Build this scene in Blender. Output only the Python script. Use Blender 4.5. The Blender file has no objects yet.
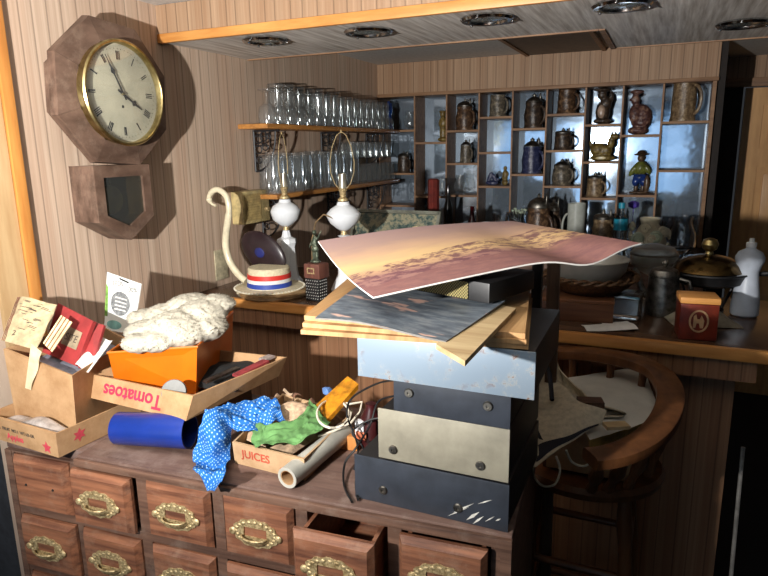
import bpy, bmesh, math, random
from mathutils import Vector, Matrix, noise
random.seed(7)
sc = bpy.context.scene
col = sc.collection
PI = math.pi
F = 625.0
# ------------------------------------------------------------------ camera
CR = [[0.912565, 0.408643, -0.015395], [-0.075732, 0.205876, 0.975643], [-0.401859, 0.889172, -0.218823]]
rx = Vector(CR[0]).normalized(); rf = Vector(CR[2]); rf = (rf - rf.dot(rx) * rx).normalized(); ru = rx.cross(rf)
CAM = Vector((0, 0, 1.6))
cd = bpy.data.cameras.new('camera'); cam = bpy.data.objects.new('camera', cd); col.objects.link(cam)
cd.sensor_width = 36; cd.lens = 36 * F / 768; cd.clip_start = 0.02
m = Matrix((rx, ru, -rf)).transposed().to_4x4(); m.translation = CAM
cam.matrix_world = m; sc.camera = cam

def ray(px, py):
    return rx * (px - 384) + ru * (288 - py) + rf * F
def at(px, py, z):                       # point of the horizontal plane z seen at a pixel
    r = ray(px, py); return CAM + r * ((z - CAM.z) / r.z)
def aty(px, py, y):
    r = ray(px, py); return CAM + r * ((y - CAM.y) / r.y)
def atx(px, py, x):
    r = ray(px, py); return CAM + r * ((x - CAM.x) / r.x)
def X(px, y, z):                         # x of the point (?, y, z) seen in column px
    k = px - 384
    a = Vector((0, y, z)) - CAM
    return (k * rf.dot(a) - F * rx.dot(a)) / (F * rx.x - k * rf.x)

# ------------------------------------------------------------------ materials
def lin(c):
    return tuple(((v / 255 / 12.92) if v / 255 <= .04045 else ((v / 255 + .055) / 1.055) ** 2.4) for v in c) + (1,)
def newmat(name):
    m = bpy.data.materials.new(name); m.use_nodes = True
    nt = m.node_tree; b = nt.nodes['Principled BSDF']; return m, nt, b
def N(nt, t, **k):
    n = nt.nodes.new(t)
    for a, v in k.items(): setattr(n, a, v)
    return n
def math_(nt, op, a, b=None, c=None):
    n = N(nt, 'ShaderNodeMath', operation=op)
    for i, v in enumerate((a, b, c)):
        if v is None: continue
        if isinstance(v, (int, float)): n.inputs[i].default_value = v
        else: nt.links.new(v, n.inputs[i])
    return n.outputs[0]
def mapping(nt, scale, src='Object', rot=(0, 0, 0)):
    tc = N(nt, 'ShaderNodeTexCoord'); mp = N(nt, 'ShaderNodeMapping')
    mp.inputs['Scale'].default_value = scale; mp.inputs['Rotation'].default_value = rot
    nt.links.new(tc.outputs[src], mp.inputs[0]); return mp.outputs[0]
def noise_(nt, vec, scale, detail=4, rough=.6):
    n = N(nt, 'ShaderNodeTexNoise'); n.inputs['Scale'].default_value = scale
    n.inputs['Detail'].default_value = detail; n.inputs['Roughness'].default_value = rough
    nt.links.new(vec, n.inputs['Vector']); return n.outputs['Fac']
def ramp(nt, fac, stops, interp='LINEAR'):
    r = N(nt, 'ShaderNodeValToRGB'); e = r.color_ramp.elements; r.color_ramp.interpolation = interp
    while len(e) < len(stops): e.new(.5)
    for i, (p, c) in enumerate(stops):
        e[i].position = p; e[i].color = lin(c) if len(c) == 3 else c
    nt.links.new(fac, r.inputs[0]); return r.outputs[0]
def mixc(nt, fac, a, b, mode='MIX'):
    n = N(nt, 'ShaderNodeMix', data_type='RGBA', blend_type=mode)
    for s, v in ((0, fac), (6, a), (7, b)):
        if isinstance(v, (int, float)): n.inputs[s].default_value = v
        elif isinstance(v, tuple): n.inputs[s].default_value = v if len(v) == 4 else lin(v)
        else: nt.links.new(v, n.inputs[s])
    return n.outputs[2]
def bump(nt, b, h, strength=.3, dist=.002):
    n = N(nt, 'ShaderNodeBump'); n.inputs['Strength'].default_value = strength; n.inputs['Distance'].default_value = dist
    nt.links.new(h, n.inputs['Height']); nt.links.new(n.outputs[0], b.inputs['Normal'])

def plain(name, c, rough=.5, metal=0, var=.25, scale=30, bumps=0, spec=.5, c2=None):
    m, nt, b = newmat(name)
    b.inputs['Roughness'].default_value = rough; b.inputs['Metallic'].default_value = metal
    b.inputs['Specular IOR Level'].default_value = spec
    v = mapping(nt, (1, 1, 1)); n = noise_(nt, v, scale, 5)
    dark = tuple(x * (1 - var) for x in c) if c2 is None else c2
    nt.links.new(ramp(nt, n, [(.35, dark), (.62, c)]), b.inputs['Base Color'])
    if bumps: bump(nt, b, noise_(nt, v, scale * 2, 6), bumps, .003)
    return m
def panelling(name, axis, light, dark, pitch=.042, streak=.5):
    """printed sheet panelling: vertical boards with dark grooves and grain running up"""
    m, nt, b = newmat(name)
    b.inputs['Roughness'].default_value = .55; b.inputs['Specular IOR Level'].default_value = .3
    tc = N(nt, 'ShaderNodeTexCoord'); sp = N(nt, 'ShaderNodeSeparateXYZ'); nt.links.new(tc.outputs['Object'], sp.inputs[0])
    u = sp.outputs[axis]
    s = [3.0, 3.0, 1.1]; s['XYZ'.index(axis)] = 75
    g = noise_(nt, mapping(nt, tuple(s)), 1.0, 6, .65)
    s2 = [1.5, 1.5, .5]; s2['XYZ'.index(axis)] = 20
    g2 = noise_(nt, mapping(nt, tuple(s2)), 1.0, 3)
    k = math_(nt, 'DIVIDE', u, pitch); fl = math_(nt, 'FLOOR', k); fr = math_(nt, 'FRACT', k)
    wn = N(nt, 'ShaderNodeTexWhiteNoise', noise_dimensions='1D'); nt.links.new(fl, wn.inputs['W'])
    c = ramp(nt, g, [(.3, dark), (.5, tuple((a + b_) / 2 for a, b_ in zip(light, dark))), (.68, light)])
    c = mixc(nt, math_(nt, 'MULTIPLY', g2, streak), c, tuple(int(x * .82) for x in light), 'MIX')
    c = mixc(nt, math_(nt, 'MULTIPLY', wn.outputs['Value'], .35), c, tuple(min(255, int(x * y)) for x, y in zip(dark, (1.0, .92, .86))), 'MIX')
    off = math_(nt, 'MULTIPLY', wn.outputs['Value'], .35)
    d = math_(nt, 'ABSOLUTE', math_(nt, 'SUBTRACT', fr, math_(nt, 'ADD', .3, off)))
    groove = math_(nt, 'LESS_THAN', d, .045)
    c = mixc(nt, math_(nt, 'MULTIPLY', groove, .42), c, tuple(int(x * .45) for x in dark))
    nt.links.new(c, b.inputs['Base Color'])
    h = math_(nt, 'SUBTRACT', math_(nt, 'MULTIPLY', g, .25), groove); bump(nt, b, h, .5, .002)
    return m
def wood(name, light, dark, grain=(3, 60, 60), rough=.45, spec=.4, wear=None):
    m, nt, b = newmat(name)
    b.inputs['Roughness'].default_value = rough; b.inputs['Specular IOR Level'].default_value = spec
    g = noise_(nt, mapping(nt, grain), 1.0, 6, .6)
    c = ramp(nt, g, [(.32, dark), (.66, light)])
    if wear: c = mixc(nt, math_(nt, 'MULTIPLY', ramp(nt, noise_(nt, mapping(nt, (1, 1, 1)), 14, 8, .75), [(.5, (0, 0, 0)), (.75, (255, 255, 255))]), .6), c, wear)
    nt.links.new(c, b.inputs['Base Color']); bump(nt, b, g, .25, .002)
    return m
def glassmat(name, tint=(1, 1, 1), rough=.0, ior=1.45):
    m, nt, b = newmat(name)
    b.inputs['Base Color'].default_value = tint + (1,); b.inputs['Transmission Weight'].default_value = 1
    b.inputs['Roughness'].default_value = rough; b.inputs['IOR'].default_value = ior
    return m
def thinglass(name, tint=(.97, .98, .98), film=.05, boost=1.0, rough=.03):
    """thin-walled glass: clear pass-through, sharp reflections and a little dust on the surface"""
    m, nt, b = newmat(name); nt.nodes.remove(b)
    tr = N(nt, 'ShaderNodeBsdfTransparent'); tr.inputs[0].default_value = tint + (1,)
    gl = N(nt, 'ShaderNodeBsdfGlossy'); gl.inputs['Roughness'].default_value = rough
    df = N(nt, 'ShaderNodeBsdfDiffuse'); df.inputs[0].default_value = (.75, .78, .8, 1)
    lw = N(nt, 'ShaderNodeLayerWeight'); f5 = math_(nt, 'ADD', math_(nt, 'MULTIPLY', math_(nt, 'POWER', lw.outputs['Facing'], 4.0), .9), .045)
    m1 = N(nt, 'ShaderNodeMixShader'); m2 = N(nt, 'ShaderNodeMixShader')
    nt.links.new(math_(nt, 'MINIMUM', math_(nt, 'MULTIPLY', f5, boost), 1.0), m1.inputs[0]); nt.links.new(tr.outputs[0], m1.inputs[1]); nt.links.new(gl.outputs[0], m1.inputs[2])
    m2.inputs[0].default_value = film; nt.links.new(m1.outputs[0], m2.inputs[1]); nt.links.new(df.outputs[0], m2.inputs[2])
    nt.links.new(m2.outputs[0], nt.nodes['Material Output'].inputs[0]); return m
def metal(name, c, rough=.3, c2=None, scale=40, m_=1):
    m, nt, b = newmat(name); b.inputs['Metallic'].default_value = m_
    n = noise_(nt, mapping(nt, (1, 1, 1)), scale, 6)
    nt.links.new(ramp(nt, n, [(.35, c2 or tuple(x * .6 for x in c)), (.6, c)]), b.inputs['Base Color'])
    b.inputs['Roughness'].default_value = rough; bump(nt, b, n, .15, .001)
    return m
def cardboard(name, c=(180, 144, 106), dark=(152, 116, 80)):
    m, nt, b = newmat(name); b.inputs['Roughness'].default_value = .8; b.inputs['Specular IOR Level'].default_value = .2
    v = mapping(nt, (1, 1, 1)); n = noise_(nt, v, 12, 8, .7)
    f = noise_(nt, mapping(nt, (250, 250, 4)), 1, 2)
    cc = mixc(nt, math_(nt, 'MULTIPLY', f, .3), ramp(nt, n, [(.35, dark), (.6, c)]), tuple(int(x * .85) for x in c))
    nt.links.new(cc, b.inputs['Base Color']); bump(nt, b, f, .15, .001); return m

WALLL = panelling('left wall panelling', 'Y', (222, 200, 178), (178, 152, 132), .05)
WALLB = panelling('bar front panelling', 'X', (176, 132, 98), (122, 86, 62), .045)
FASC = panelling('pine bead board', 'X', (190, 158, 128), (142, 112, 86), .05)
FASCY = panelling('pine bead board side', 'Y', (214, 170, 126), (172, 124, 86), .05)
PINE = wood('orange pine trim', (214, 154, 86), (184, 120, 58), (4, 30, 30))
PINEV = wood('tan pine upright', (200, 170, 128), (176, 142, 100), (30, 30, 3))
SHELFW = wood('pale display frame wood', (160, 124, 92), (118, 86, 62), (4, 40, 40), .6)
DARKW = wood('dark stained case wood', (122, 92, 76), (74, 53, 44), (3, 45, 60), .5, wear=(140, 124, 112))
DRAWW = wood('drawer front wood', (156, 104, 76), (90, 56, 43), (5, 50, 70), .5, wear=(160, 132, 112))
TOPW = wood('dusty cabinet top wood', (116, 92, 82), (80, 60, 54), (4, 40, 40), .6, wear=(150, 132, 122))
BARTOP = wood('dark laminate bar top', (92, 66, 48), (58, 40, 30), (2, 14, 14), .22, .5)
OAK = wood('oak chair wood', (116, 74, 44), (70, 42, 24), (20, 20, 4), .35)
CLOCKW = wood('worn clock walnut', (116, 92, 78), (70, 52, 42), (40, 6, 14), .5, wear=(144, 124, 108))
PLY = wood('plywood', (188, 150, 102), (156, 114, 72), (50, 4, 4), .6)
PALEPLY = wood('pale splintered wood', (192, 170, 130), (158, 130, 92), (4, 40, 40), .7)
CARD = cardboard('cardboard'); CARD2 = cardboard('paler cardboard', (192, 160, 124), (166, 132, 98))
BRASS = metal('tarnished brass', (214, 192, 146), .5, (140, 118, 78), 160, .5)
BRASSY = metal('polished clock brass', (206, 188, 134), .3, (160, 140, 90), 30)
CHROME = metal('chrome', (200, 200, 200), .16, (150, 150, 150))
PEWTER = metal('dull pewter', (150, 146, 138), .4, (92, 88, 82), 50)
BLACKM = plain('black painted metal', (26, 26, 28), .45, var=.3, bumps=.05)
IRON = plain('black iron filigree', (34, 34, 38), .5, var=.4)
GLASS = thinglass('clear glass', film=.03, boost=1.5, rough=.09)
DARKM = plain('near black plastic', (18, 18, 20), .5)
WHITEP = plain('white plastic', (226, 228, 230), .4, var=.05)
PAPER = plain('cream paper', (226, 208, 170), .8, var=.15, scale=25)
WHITEPAPER = plain('white paper', (230, 228, 222), .8, var=.08)
NAVY = plain('navy hammered paint', (52, 57, 66), .42, var=.22, scale=18, bumps=.04)
BEIGE = plain('brushed beige plate', (164, 158, 140), .42, .3, var=.14, scale=14, bumps=.03)
MILK = plain('milk glass', (228, 232, 236), .12, var=.04, scale=4)
CREAM = plain('cream glazed ceramic', (226, 216, 186), .2, var=.1)

# ------------------------------------------------------------------ mesh builder
class MB:
    def __init__(s): s.bm = bmesh.new(); s.uv = s.bm.loops.layers.uv.new('UVMap')
    def box(s, c, d, rz=0, M=None, bev=0):
        T = Matrix.Translation(c) @ Matrix.Rotation(rz, 4, 'Z')
        if M is not None: T = M @ T
        r = bmesh.ops.create_cube(s.bm, size=1, matrix=T @ Matrix.Diagonal((d[0], d[1], d[2], 1)))
        if bev:
            es = list({e for v in r['verts'] for e in v.link_edges})
            bmesh.ops.bevel(s.bm, geom=es, offset=bev, segments=2, profile=.6, affect='EDGES')
        return s
    def mm(s, a, b, bev=0):
        return s.box([(p + q) / 2 for p, q in zip(a, b)], [abs(q - p) for p, q in zip(a, b)], bev=bev)
    def hexa(s, b4, t4):
        vb = [s.bm.verts.new(p) for p in b4]; vt = [s.bm.verts.new(p) for p in t4]
        s.bm.faces.new(vb[::-1]); s.bm.faces.new(vt)
        for i in range(4): s.bm.faces.new((vb[i], vb[(i + 1) % 4], vt[(i + 1) % 4], vt[i]))
        return s
    def prism(s, poly, off):
        off = Vector(off); a = [s.bm.verts.new(p) for p in poly]; b = [s.bm.verts.new(Vector(p) + off) for p in poly]
        s.bm.faces.new(a[::-1]); s.bm.faces.new(b); n = len(a)
        for i in range(n): s.bm.faces.new((a[i], a[(i + 1) % n], b[(i + 1) % n], b[i]))
        return s
    def ring(s, outer, inner, off):
        off = Vector(off); n = len(outer)
        A = [s.bm.verts.new(p) for p in outer]; B = [s.bm.verts.new(p) for p in inner]
        C = [s.bm.verts.new(Vector(p) + off) for p in outer]; D = [s.bm.verts.new(Vector(p) + off) for p in inner]
        for i in range(n):
            j = (i + 1) % n
            for q in ((A[i], B[i], B[j], A[j]), (C[i], C[j], D[j], D[i]), (A[i], A[j], C[j], C[i]), (B[i], D[i], D[j], B[j])): s.bm.faces.new(q)
        return s
    def lathe(s, prof, c=(0, 0, 0), seg=24, M=None, close=False, fn=None):
        T = Matrix.Translation(c)
        if M is not None: T = T @ M
        rings = []
        for r, z in prof:
            if r < 1e-6: rings.append([s.bm.verts.new(T @ Vector((0, 0, z)))]); continue
            R = []
            for i in range(seg):
                a = 2 * PI * i / seg; rr = r * (fn(a, z) if fn else 1)
                R.append(s.bm.verts.new(T @ Vector((rr * math.cos(a), rr * math.sin(a), z))))
            rings.append(R)
        if close: rings.append(rings[0])
        for A, B in zip(rings, rings[1:]):
            if len(A) == 1 and len(B) == 1: continue
            for i in range(seg):
                j = (i + 1) % seg
                if len(A) == 1: s.bm.faces.new((A[0], B[j], B[i]))
                elif len(B) == 1: s.bm.faces.new((A[i], A[j], B[0]))
                else: s.bm.faces.new((A[i], A[j], B[j], B[i]))
        return s
    def cyl(s, p0, p1, r0, r1=None, seg=16):
        p0, p1 = Vector(p0), Vector(p1); d = p1 - p0; r1 = r0 if r1 is None else r1
        M = d.to_track_quat('Z', 'Y').to_matrix().to_4x4(); L = d.length
        return s.lathe([(0, 0), (r0, 0), (r1, L), (0, L)], p0, seg, M)
    def tube(s, pts, r, seg=8, closed=False):
        pts = [Vector(p) for p in pts]; n = len(pts); rings = []; up = None
        for i, p in enumerate(pts):
            a = pts[(i - 1) % n] if closed or i else p; b = pts[(i + 1) % n] if closed or i < n - 1 else p
            t = (b - a).normalized()
            if up is None: up = Vector((0, 0, 1)) if abs(t.z) < .9 else Vector((1, 0, 0))
            x = up.cross(t)
            if x.length < 1e-4: x = Vector((0, 1, 0)).cross(t)
            x.normalize(); y = t.cross(x); up = y
            rr = r[i] if isinstance(r, (list, tuple)) else r
            rings.append([s.bm.verts.new(p + x * rr * math.cos(2 * PI * k / seg) + y * rr * math.sin(2 * PI * k / seg)) for k in range(seg)])
        if closed: rings.append(rings[0])
        for A, B in zip(rings, rings[1:]):
            for k in range(seg):
                j = (k + 1) % seg
                try: s.bm.faces.new((A[k], A[j], B[j], B[k]))
                except ValueError: pass
        if not closed:
            s.bm.faces.new(rings[0][::-1]); s.bm.faces.new(rings[-1])
        return s
    def ell(s, c, r, rot=None, sub=3):
        T = Matrix.Translation(c)
        if rot: T = T @ Matrix.Rotation(rot[0], 4, 'X') @ Matrix.Rotation(rot[1], 4, 'Y') @ Matrix.Rotation(rot[2], 4, 'Z')
        bmesh.ops.create_icosphere(s.bm, subdivisions=sub, radius=1, matrix=T @ Matrix.Diagonal((r[0], r[1], r[2], 1)))
        return s
    def sheet(s, P, nu, nv, th=.001):
        """a thin but solid sheet through P(u, v)"""
        top = [[Vector(P(i / nu, j / nv)) for j in range(nv + 1)] for i in range(nu + 1)]
        def nrm(i, j):
            a = top[min(i + 1, nu)][j] - top[max(i - 1, 0)][j]; b = top[i][min(j + 1, nv)] - top[i][max(j - 1, 0)]
            n = a.cross(b); return n.normalized() if n.length > 1e-9 else Vector((0, 0, 1))
        A = [[s.bm.verts.new(top[i][j]) for j in range(nv + 1)] for i in range(nu + 1)]
        B = [[s.bm.verts.new(top[i][j] - nrm(i, j) * th) for j in range(nv + 1)] for i in range(nu + 1)]
        def f(vs, uvs):
            fc = s.bm.faces.new(vs)
            for l, q in zip(fc.loops, uvs): l[s.uv].uv = q
        for i in range(nu):
            for j in range(nv):
                q = [(i, j), (i + 1, j), (i + 1, j + 1), (i, j + 1)]; uvs = [(a / nu, b / nv) for a, b in q]
                f([A[a][b] for a, b in q], uvs); f([B[a][b] for a, b in q][::-1], uvs[::-1])
        for i in range(nu):
            for j in (0, nv): s.bm.faces.new((A[i][j], A[i + 1][j], B[i + 1][j], B[i][j])) .material_index = 1
        for j in range(nv):
            for i in (0, nu): s.bm.faces.new((A[i][j], A[i][j + 1], B[i][j + 1], B[i][j])) .material_index = 1
        return s
    def jitter(s, amp, freq, seed=0):
        for v in s.bm.verts:
            v.co += Vector(noise.noise_vector(v.co * freq + Vector((seed, seed, seed)))) * amp
        return s
    def build(s, name, mt, parent=None, world=False, smooth=True, edge=None, sharp=35):
        bm = s.bm; bmesh.ops.recalc_face_normals(bm, faces=bm.faces)
        if parent is not None and world: bm.transform(WM(parent).inverted())
        if smooth:
            for f in bm.faces: f.smooth = True
            for e in bm.edges:
                if len(e.link_faces) == 2 and e.calc_face_angle(0) > math.radians(sharp): e.smooth = False
        me = bpy.data.meshes.new(name); bm.to_mesh(me); bm.free()
        me.materials.append(mt); me.materials.append(edge or mt)
        o = bpy.data.objects.new(name, me); col.objects.link(o)
        if parent is not None: o.parent = parent
        return o
def WM(o):
    m = Matrix.Identity(4)
    while o is not None: m = o.matrix_basis @ m; o = o.parent
    return m
def thing(name, label, cat, loc=(0, 0, 0), rz=0, group=None):
    o = bpy.data.objects.new(name, None); col.objects.link(o); o.empty_display_size = .05
    o.location = loc; o.rotation_euler = (0, 0, rz); tag(o, label, cat, group); return o
def tag(o, label, cat=None, group=None):
    o['label'] = label
    if cat: o['category'] = cat
    if group: o['group'] = group
    return o
def struct(o): o['kind'] = 'structure'; return o
def dup(root, loc, rz=0, label=None, group=None, sc_=None):
    r = root.copy(); col.objects.link(r); r.location = loc; r.rotation_euler = (0, 0, rz)
    if sc_: r.scale = sc_
    if label: r['label'] = label
    if group: r['group'] = group
    def rec(a, b):
        for ch in [o for o in a.children]:
            c = ch.copy(); col.objects.link(c); c.parent = b; rec(ch, c)
    rec(root, r); return r
def text(s, size, mt, parent, M, name='lettering', ext=.0002, bold=0):
    """lettering as a thin raised mesh; M is its frame in the parent's space"""
    cu = bpy.data.curves.new('t', 'FONT'); cu.body = s; cu.size = size; cu.align_x = 'CENTER'; cu.align_y = 'CENTER'; cu.extrude = ext; cu.offset = bold
    o = bpy.data.objects.new('t', cu); col.objects.link(o)
    bpy.context.view_layer.update()
    me = bpy.data.meshes.new_from_object(o.evaluated_get(bpy.context.evaluated_depsgraph_get()))
    bpy.data.objects.remove(o); me.transform(M); me.materials.clear(); me.materials.append(mt)
    r = bpy.data.objects.new(name, me); col.objects.link(r); r.parent = parent; return r
def frame(o, xa, ya):
    xa = Vector(xa).normalized(); ya = Vector(ya); ya = (ya - ya.dot(xa) * xa).normalized(); z = xa.cross(ya)
    M = Matrix((xa, ya, z)).transposed().to_4x4(); M.translation = o; return M

# ------------------------------------------------------------------ the room
CEIL = 2.096; WX = -1.673
LIGHTC = plain('pale room wall', (150, 150, 150), .8, var=.1, scale=3)
CEILM = plain('grey textured ceiling', (214, 212, 208), .8, var=.08, scale=60, bumps=.3)
FLOORM = plain('dark carpet', (44, 42, 46), .95, var=.5, scale=150, bumps=.4)
struct(MB().mm((-4.4, -4.2, -.1), (3, 4.9, 0)).build('floor', FLOORM, smooth=False))
struct(MB().mm((-4.4, -4.2, CEIL), (3, 4.9, CEIL + .1)).build('ceiling', CEILM, smooth=False))
struct(MB().mm((WX - .12, 1.115, 0), (WX, 4.9, CEIL)).build('wall_left', WALLL, smooth=False))
struct(MB().mm((-4.4, 1.115, 0), (WX - .12, 1.235, CEIL)).build('wall_side', plain('dark blue grey wall', (52, 54, 60), .9), smooth=False))
struct(MB().mm((-4.5, -4.2, 0), (-4.4, 1.23, CEIL)).build('wall_far', LIGHTC, smooth=False))
struct(MB().mm((3, -4.2, 0), (3.1, 4.9, CEIL)).build('wall_right', LIGHTC, smooth=False))
# wall behind the camera, with its wide daylight window
wb = MB()
WXa, WXb, WZa, WZb = -4.1, .3, .25, 2.03
wb.mm((-4.4, -4.3, 0), (WXa, -4.2, CEIL)).mm((WXb, -4.3, 0), (3, -4.2, CEIL)).mm((WXa, -4.3, 0), (WXb, -4.2, WZa)).mm((WXa, -4.3, WZb), (WXb, -4.2, CEIL))
struct(wb.build('wall_rear', LIGHTC, smooth=False))
wf = MB()
for i in range(5):
    x = WXa + (WXb - WXa) * i / 4; wf.mm((x - .03, -4.27, WZa), (x + .03, -4.2, WZb))
for z in (WZa + .03, WZb - .03, 1.25): wf.mm((WXa, -4.27, z - .025), (WXb, -4.2, z + .025))
struct(wf.build('window_1', plain('white window frame', (215, 215, 215), .5), smooth=False))
mw, nt, b = newmat('daylight through the window')
em = N(nt, 'ShaderNodeEmission'); v = mapping(nt, (1.2, 1, 2.4)); n1 = noise_(nt, v, 1.6, 5, .7)
nt.links.new(ramp(nt, n1, [(.3, (92, 116, 140)), (.5, (150, 180, 208)), (.62, (190, 210, 232)), (.78, (240, 245, 250))]), em.inputs[0])
em.inputs[1].default_value = 1.0
WINEM = em
nt.links.new(em.outputs[0], nt.nodes['Material Output'].inputs[0])
struct(MB().mm((WXa, -4.29, WZa), (WXb, -4.275, WZb)).build('window_2', mw, smooth=False))
# display wall, doorway and door at the right
DY = 3.646
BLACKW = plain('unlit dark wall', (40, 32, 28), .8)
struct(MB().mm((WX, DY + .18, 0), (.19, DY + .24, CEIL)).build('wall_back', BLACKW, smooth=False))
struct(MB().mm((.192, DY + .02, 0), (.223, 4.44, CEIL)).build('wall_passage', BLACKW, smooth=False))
dz = aty(745, 72, 3.95)
o = MB().mm((.223, 4.44, 1.968), (3, 4.52, CEIL)).build('wall_door_side', FASC, smooth=False); struct(o)
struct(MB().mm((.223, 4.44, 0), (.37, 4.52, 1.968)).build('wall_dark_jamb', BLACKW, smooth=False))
struct(MB().mm((.27, 4.39, 1.92), (1.5, 4.438, 1.968), bev=.004).build('trim_1', SHELFW))
struct(MB().mm((1.2, 4.44, 0), (3, 4.52, 1.968)).build('wall_beyond_door', LIGHTC, smooth=False))
DOORW = wood('pine door', (222, 172, 112), (190, 140, 86), (20, 20, 3), .4)
def door():
    t = thing('door_1', 'varnished pine panel door standing in the dark doorway at the right', 'door', (.385, 4.46, 0)); t['kind'] = 'structure'
    W, H = .8, 1.915; b = MB(); b.mm((0, .012, .0), (W, .035, H))
    b.mm((0, 0, 0), (.1, .012, H)).mm((W - .1, 0, 0), (W, .012, H)).mm((.36, 0, 0), (.44, .012, H))
    for z0, z1 in ((0, .2), (.7, .9), (1.45, 1.56), (H - .1, H)): b.mm((.1, 0, z0), (.36, .012, z1)).mm((.44, 0, z0), (W - .1, .012, z1))
    for x0, x1 in ((.14, .32), (.48, .66)):
        for z0, z1 in ((.24, .66), (.94, 1.41), (1.6, 1.74)): b.mm((x0, .002, z0), (x1, .012, z1), bev=.006)
    b.build('door_leaf', DOORW, t)
    MB().ell((W - .05, -.04, .95), (.025, .025, .025)).build('door_knob', BRASS, t)
door()
# wall end trim at the far left
tr = MB(); tr.mm((WX, 1.1, 0), (WX + .013, 1.182, CEIL)); tr.build('trim_2', PINEV, smooth=False)['kind'] = 'structure'
tr = MB(); tr.mm((WX, 1.184, 0), (WX + .022, 1.218, CEIL), bev=.004); tr.build('trim_3', wood('darker orange trim strip', (206, 144, 76), (178, 114, 54), (30, 30, 3)))['kind'] = 'structure'
# canopy above the bar
CZ = 1.975; CY = 1.806
CANU = wood('grey printed canopy panelling', (236, 232, 226), (160, 150, 140), (60, 3, 3), .45, .5)
def canopy():
    t = thing('bar_canopy', 'low boxed canopy of bead board with orange trim over the bar', 'canopy', (-.6, CY, CZ))
    MB().mm((WX + .002, CY + .012, CZ), (-.229, 2.325, CEIL - .002)).mm((-.229, CY + .012, CZ), (.69, 2.79, CEIL - .002)).build('underside', CANU, t, True, False)
    MB().mm((WX + .002, CY, CZ + .026), (.69, CY + .011, CEIL - .002)).build('fascia', FASC, t, True, False)
    MB().mm((WX + .002, CY - .006, CZ - .006), (.69, CY + .012, CZ + .025), bev=.004).build('front_trim', PINE, t, True)
    MB().mm((WX + .002, 2.326, CZ - .004), (-.251, 2.34, CZ + .012)).mm((-.249, 2.326, CZ - .004), (-.23, 2.8, CZ + .04)).mm((-.229, 2.791, CZ - .004), (.69, 2.802, CZ + .012)).build('rear_trim', SHELFW, t, True, False)
    return t
canopy()
def downlight(px, py, label):
    p = at(px, py, CZ)
    t = thing('downlight', label, 'ceiling light', (p.x, p.y, CZ), 0, 'recessed lights under the canopy')
    MB().lathe([(.056, -.001), (.076, -.001), (.08, -.006), (.074, -.013), (.06, -.012), (.056, -.004)], close=True, seg=36).build('trim_ring', CHROME, t)
    MB().lathe([(0, -.002), (.055, -.002), (.055, -.006), (.034, -.0085), (0, -.009)], seg=32).build('lens', plain('ribbed frosted lens', (128, 134, 132), .15, var=.35, scale=60), t)
    c = MB()
    for a in (0, 2.1, 4.2): c.ell((.076 * math.cos(a + .4), .076 * math.sin(a + .4), -.013), (.005, .005, .004), sub=2)
    c.build('clip', CHROME, t)
for (px, py, l) in ((265, 39, 'round chrome downlight in the canopy, first from the left wall'), (368, 30, 'round chrome downlight in the canopy, second from the left wall'),
                    (487, 17, 'round chrome downlight in the canopy, third from the left wall'), (622, 3, 'round chrome downlight at the top edge of the photo, fourth from the left wall'),
                    (743, 22, 'round chrome downlight at the far right, set back deeper in the canopy')): downlight(px, py, l)
ha, hb = at(521, 50, CEIL - .012), at(606, 50, CEIL - .012)
x0, x1, y0, y1 = ha.x, min(hb.x, -.26), 2.5, max(ha.y, hb.y)
t = thing('ceiling_hatch', 'dark brown framed panel set in the ceiling behind the canopy', 'hatch', ((x0 + x1) / 2, (y0 + y1) / 2, CEIL))
MB().mm((x0, y0, CEIL - .012), (x1, y1, CEIL - .001)).build('panel', plain('dark hatch', (84, 72, 62), .5), t, True, False)
zf = CEIL - .018
MB().ring([(x0 - .02, y0 - .02, zf), (x1 + .003, y0 - .02, zf), (x1 + .003, y1 + .02, zf), (x0 - .02, y1 + .02, zf)], [(x0, y0, zf), (x1 - .017, y0, zf), (x1 - .017, y1, zf), (x0, y1, zf)], (0, 0, .016)).build('frame', SHELFW, t, True, False)

# ------------------------------------------------------------------ display wall
MIR, nt, b = newmat('mirror')
b.inputs['Metallic'].default_value = .8; b.inputs['Roughness'].default_value = .08; b.inputs['Base Color'].default_value = lin((186, 206, 226))  # pale blue tint and diffuse share paint in the bright bluish reflections
bump(nt, b, noise_(nt, mapping(nt, (1, 1, 1)), 5, 3), .12, .01)
struct(MB().mm((WX + .002, DY + .17, 1.06), (.188, DY + .176, 1.93)).build('trim_4', MIR, smooth=False))
struct(MB().mm((WX + .002, DY, 1.92), (.19, DY + .168, CEIL - .002)).build('wall_fascia', FASC, smooth=False))
struct(MB().mm((WX + .002, DY - .012, 1.9), (.192, DY + .168, 1.919), bev=.003).build('trim_5', SHELFW))
COLX = [X(q, DY, 1.7) for q in (386, 414.5, 446.3, 478.5, 512, 545.5, 584, 622, 660.5, 703)]
COLX = [aty(q, yy, DY).x for q, yy in ((388, 110), (414.5, 110), (446.5, 110), (479, 110), (512.5, 110), (546.5, 110), (585.5, 105), (623, 100), (663, 100), (711, 100))]
COLX[-1] = .176; COLX[0] = WX + .01
SHP = [[130, 173, 205], [142, 196], [130, 163, 195], [116.5, 152, 186], [128, 174], [113.5, 150, 186], [124, 161.5, 198], [134.5, 195], [121, 170]]
SHZ = []
for c in range(9):
    xm = (COLX[c] + COLX[c + 1]) / 2
    pxm = 384 + F * rx.dot(Vector((xm, DY, 1.6)) - CAM) / rf.dot(Vector((xm, DY, 1.6)) - CAM)
    SHZ.append([aty(pxm, q, DY).z for q in SHP[c]])
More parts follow.
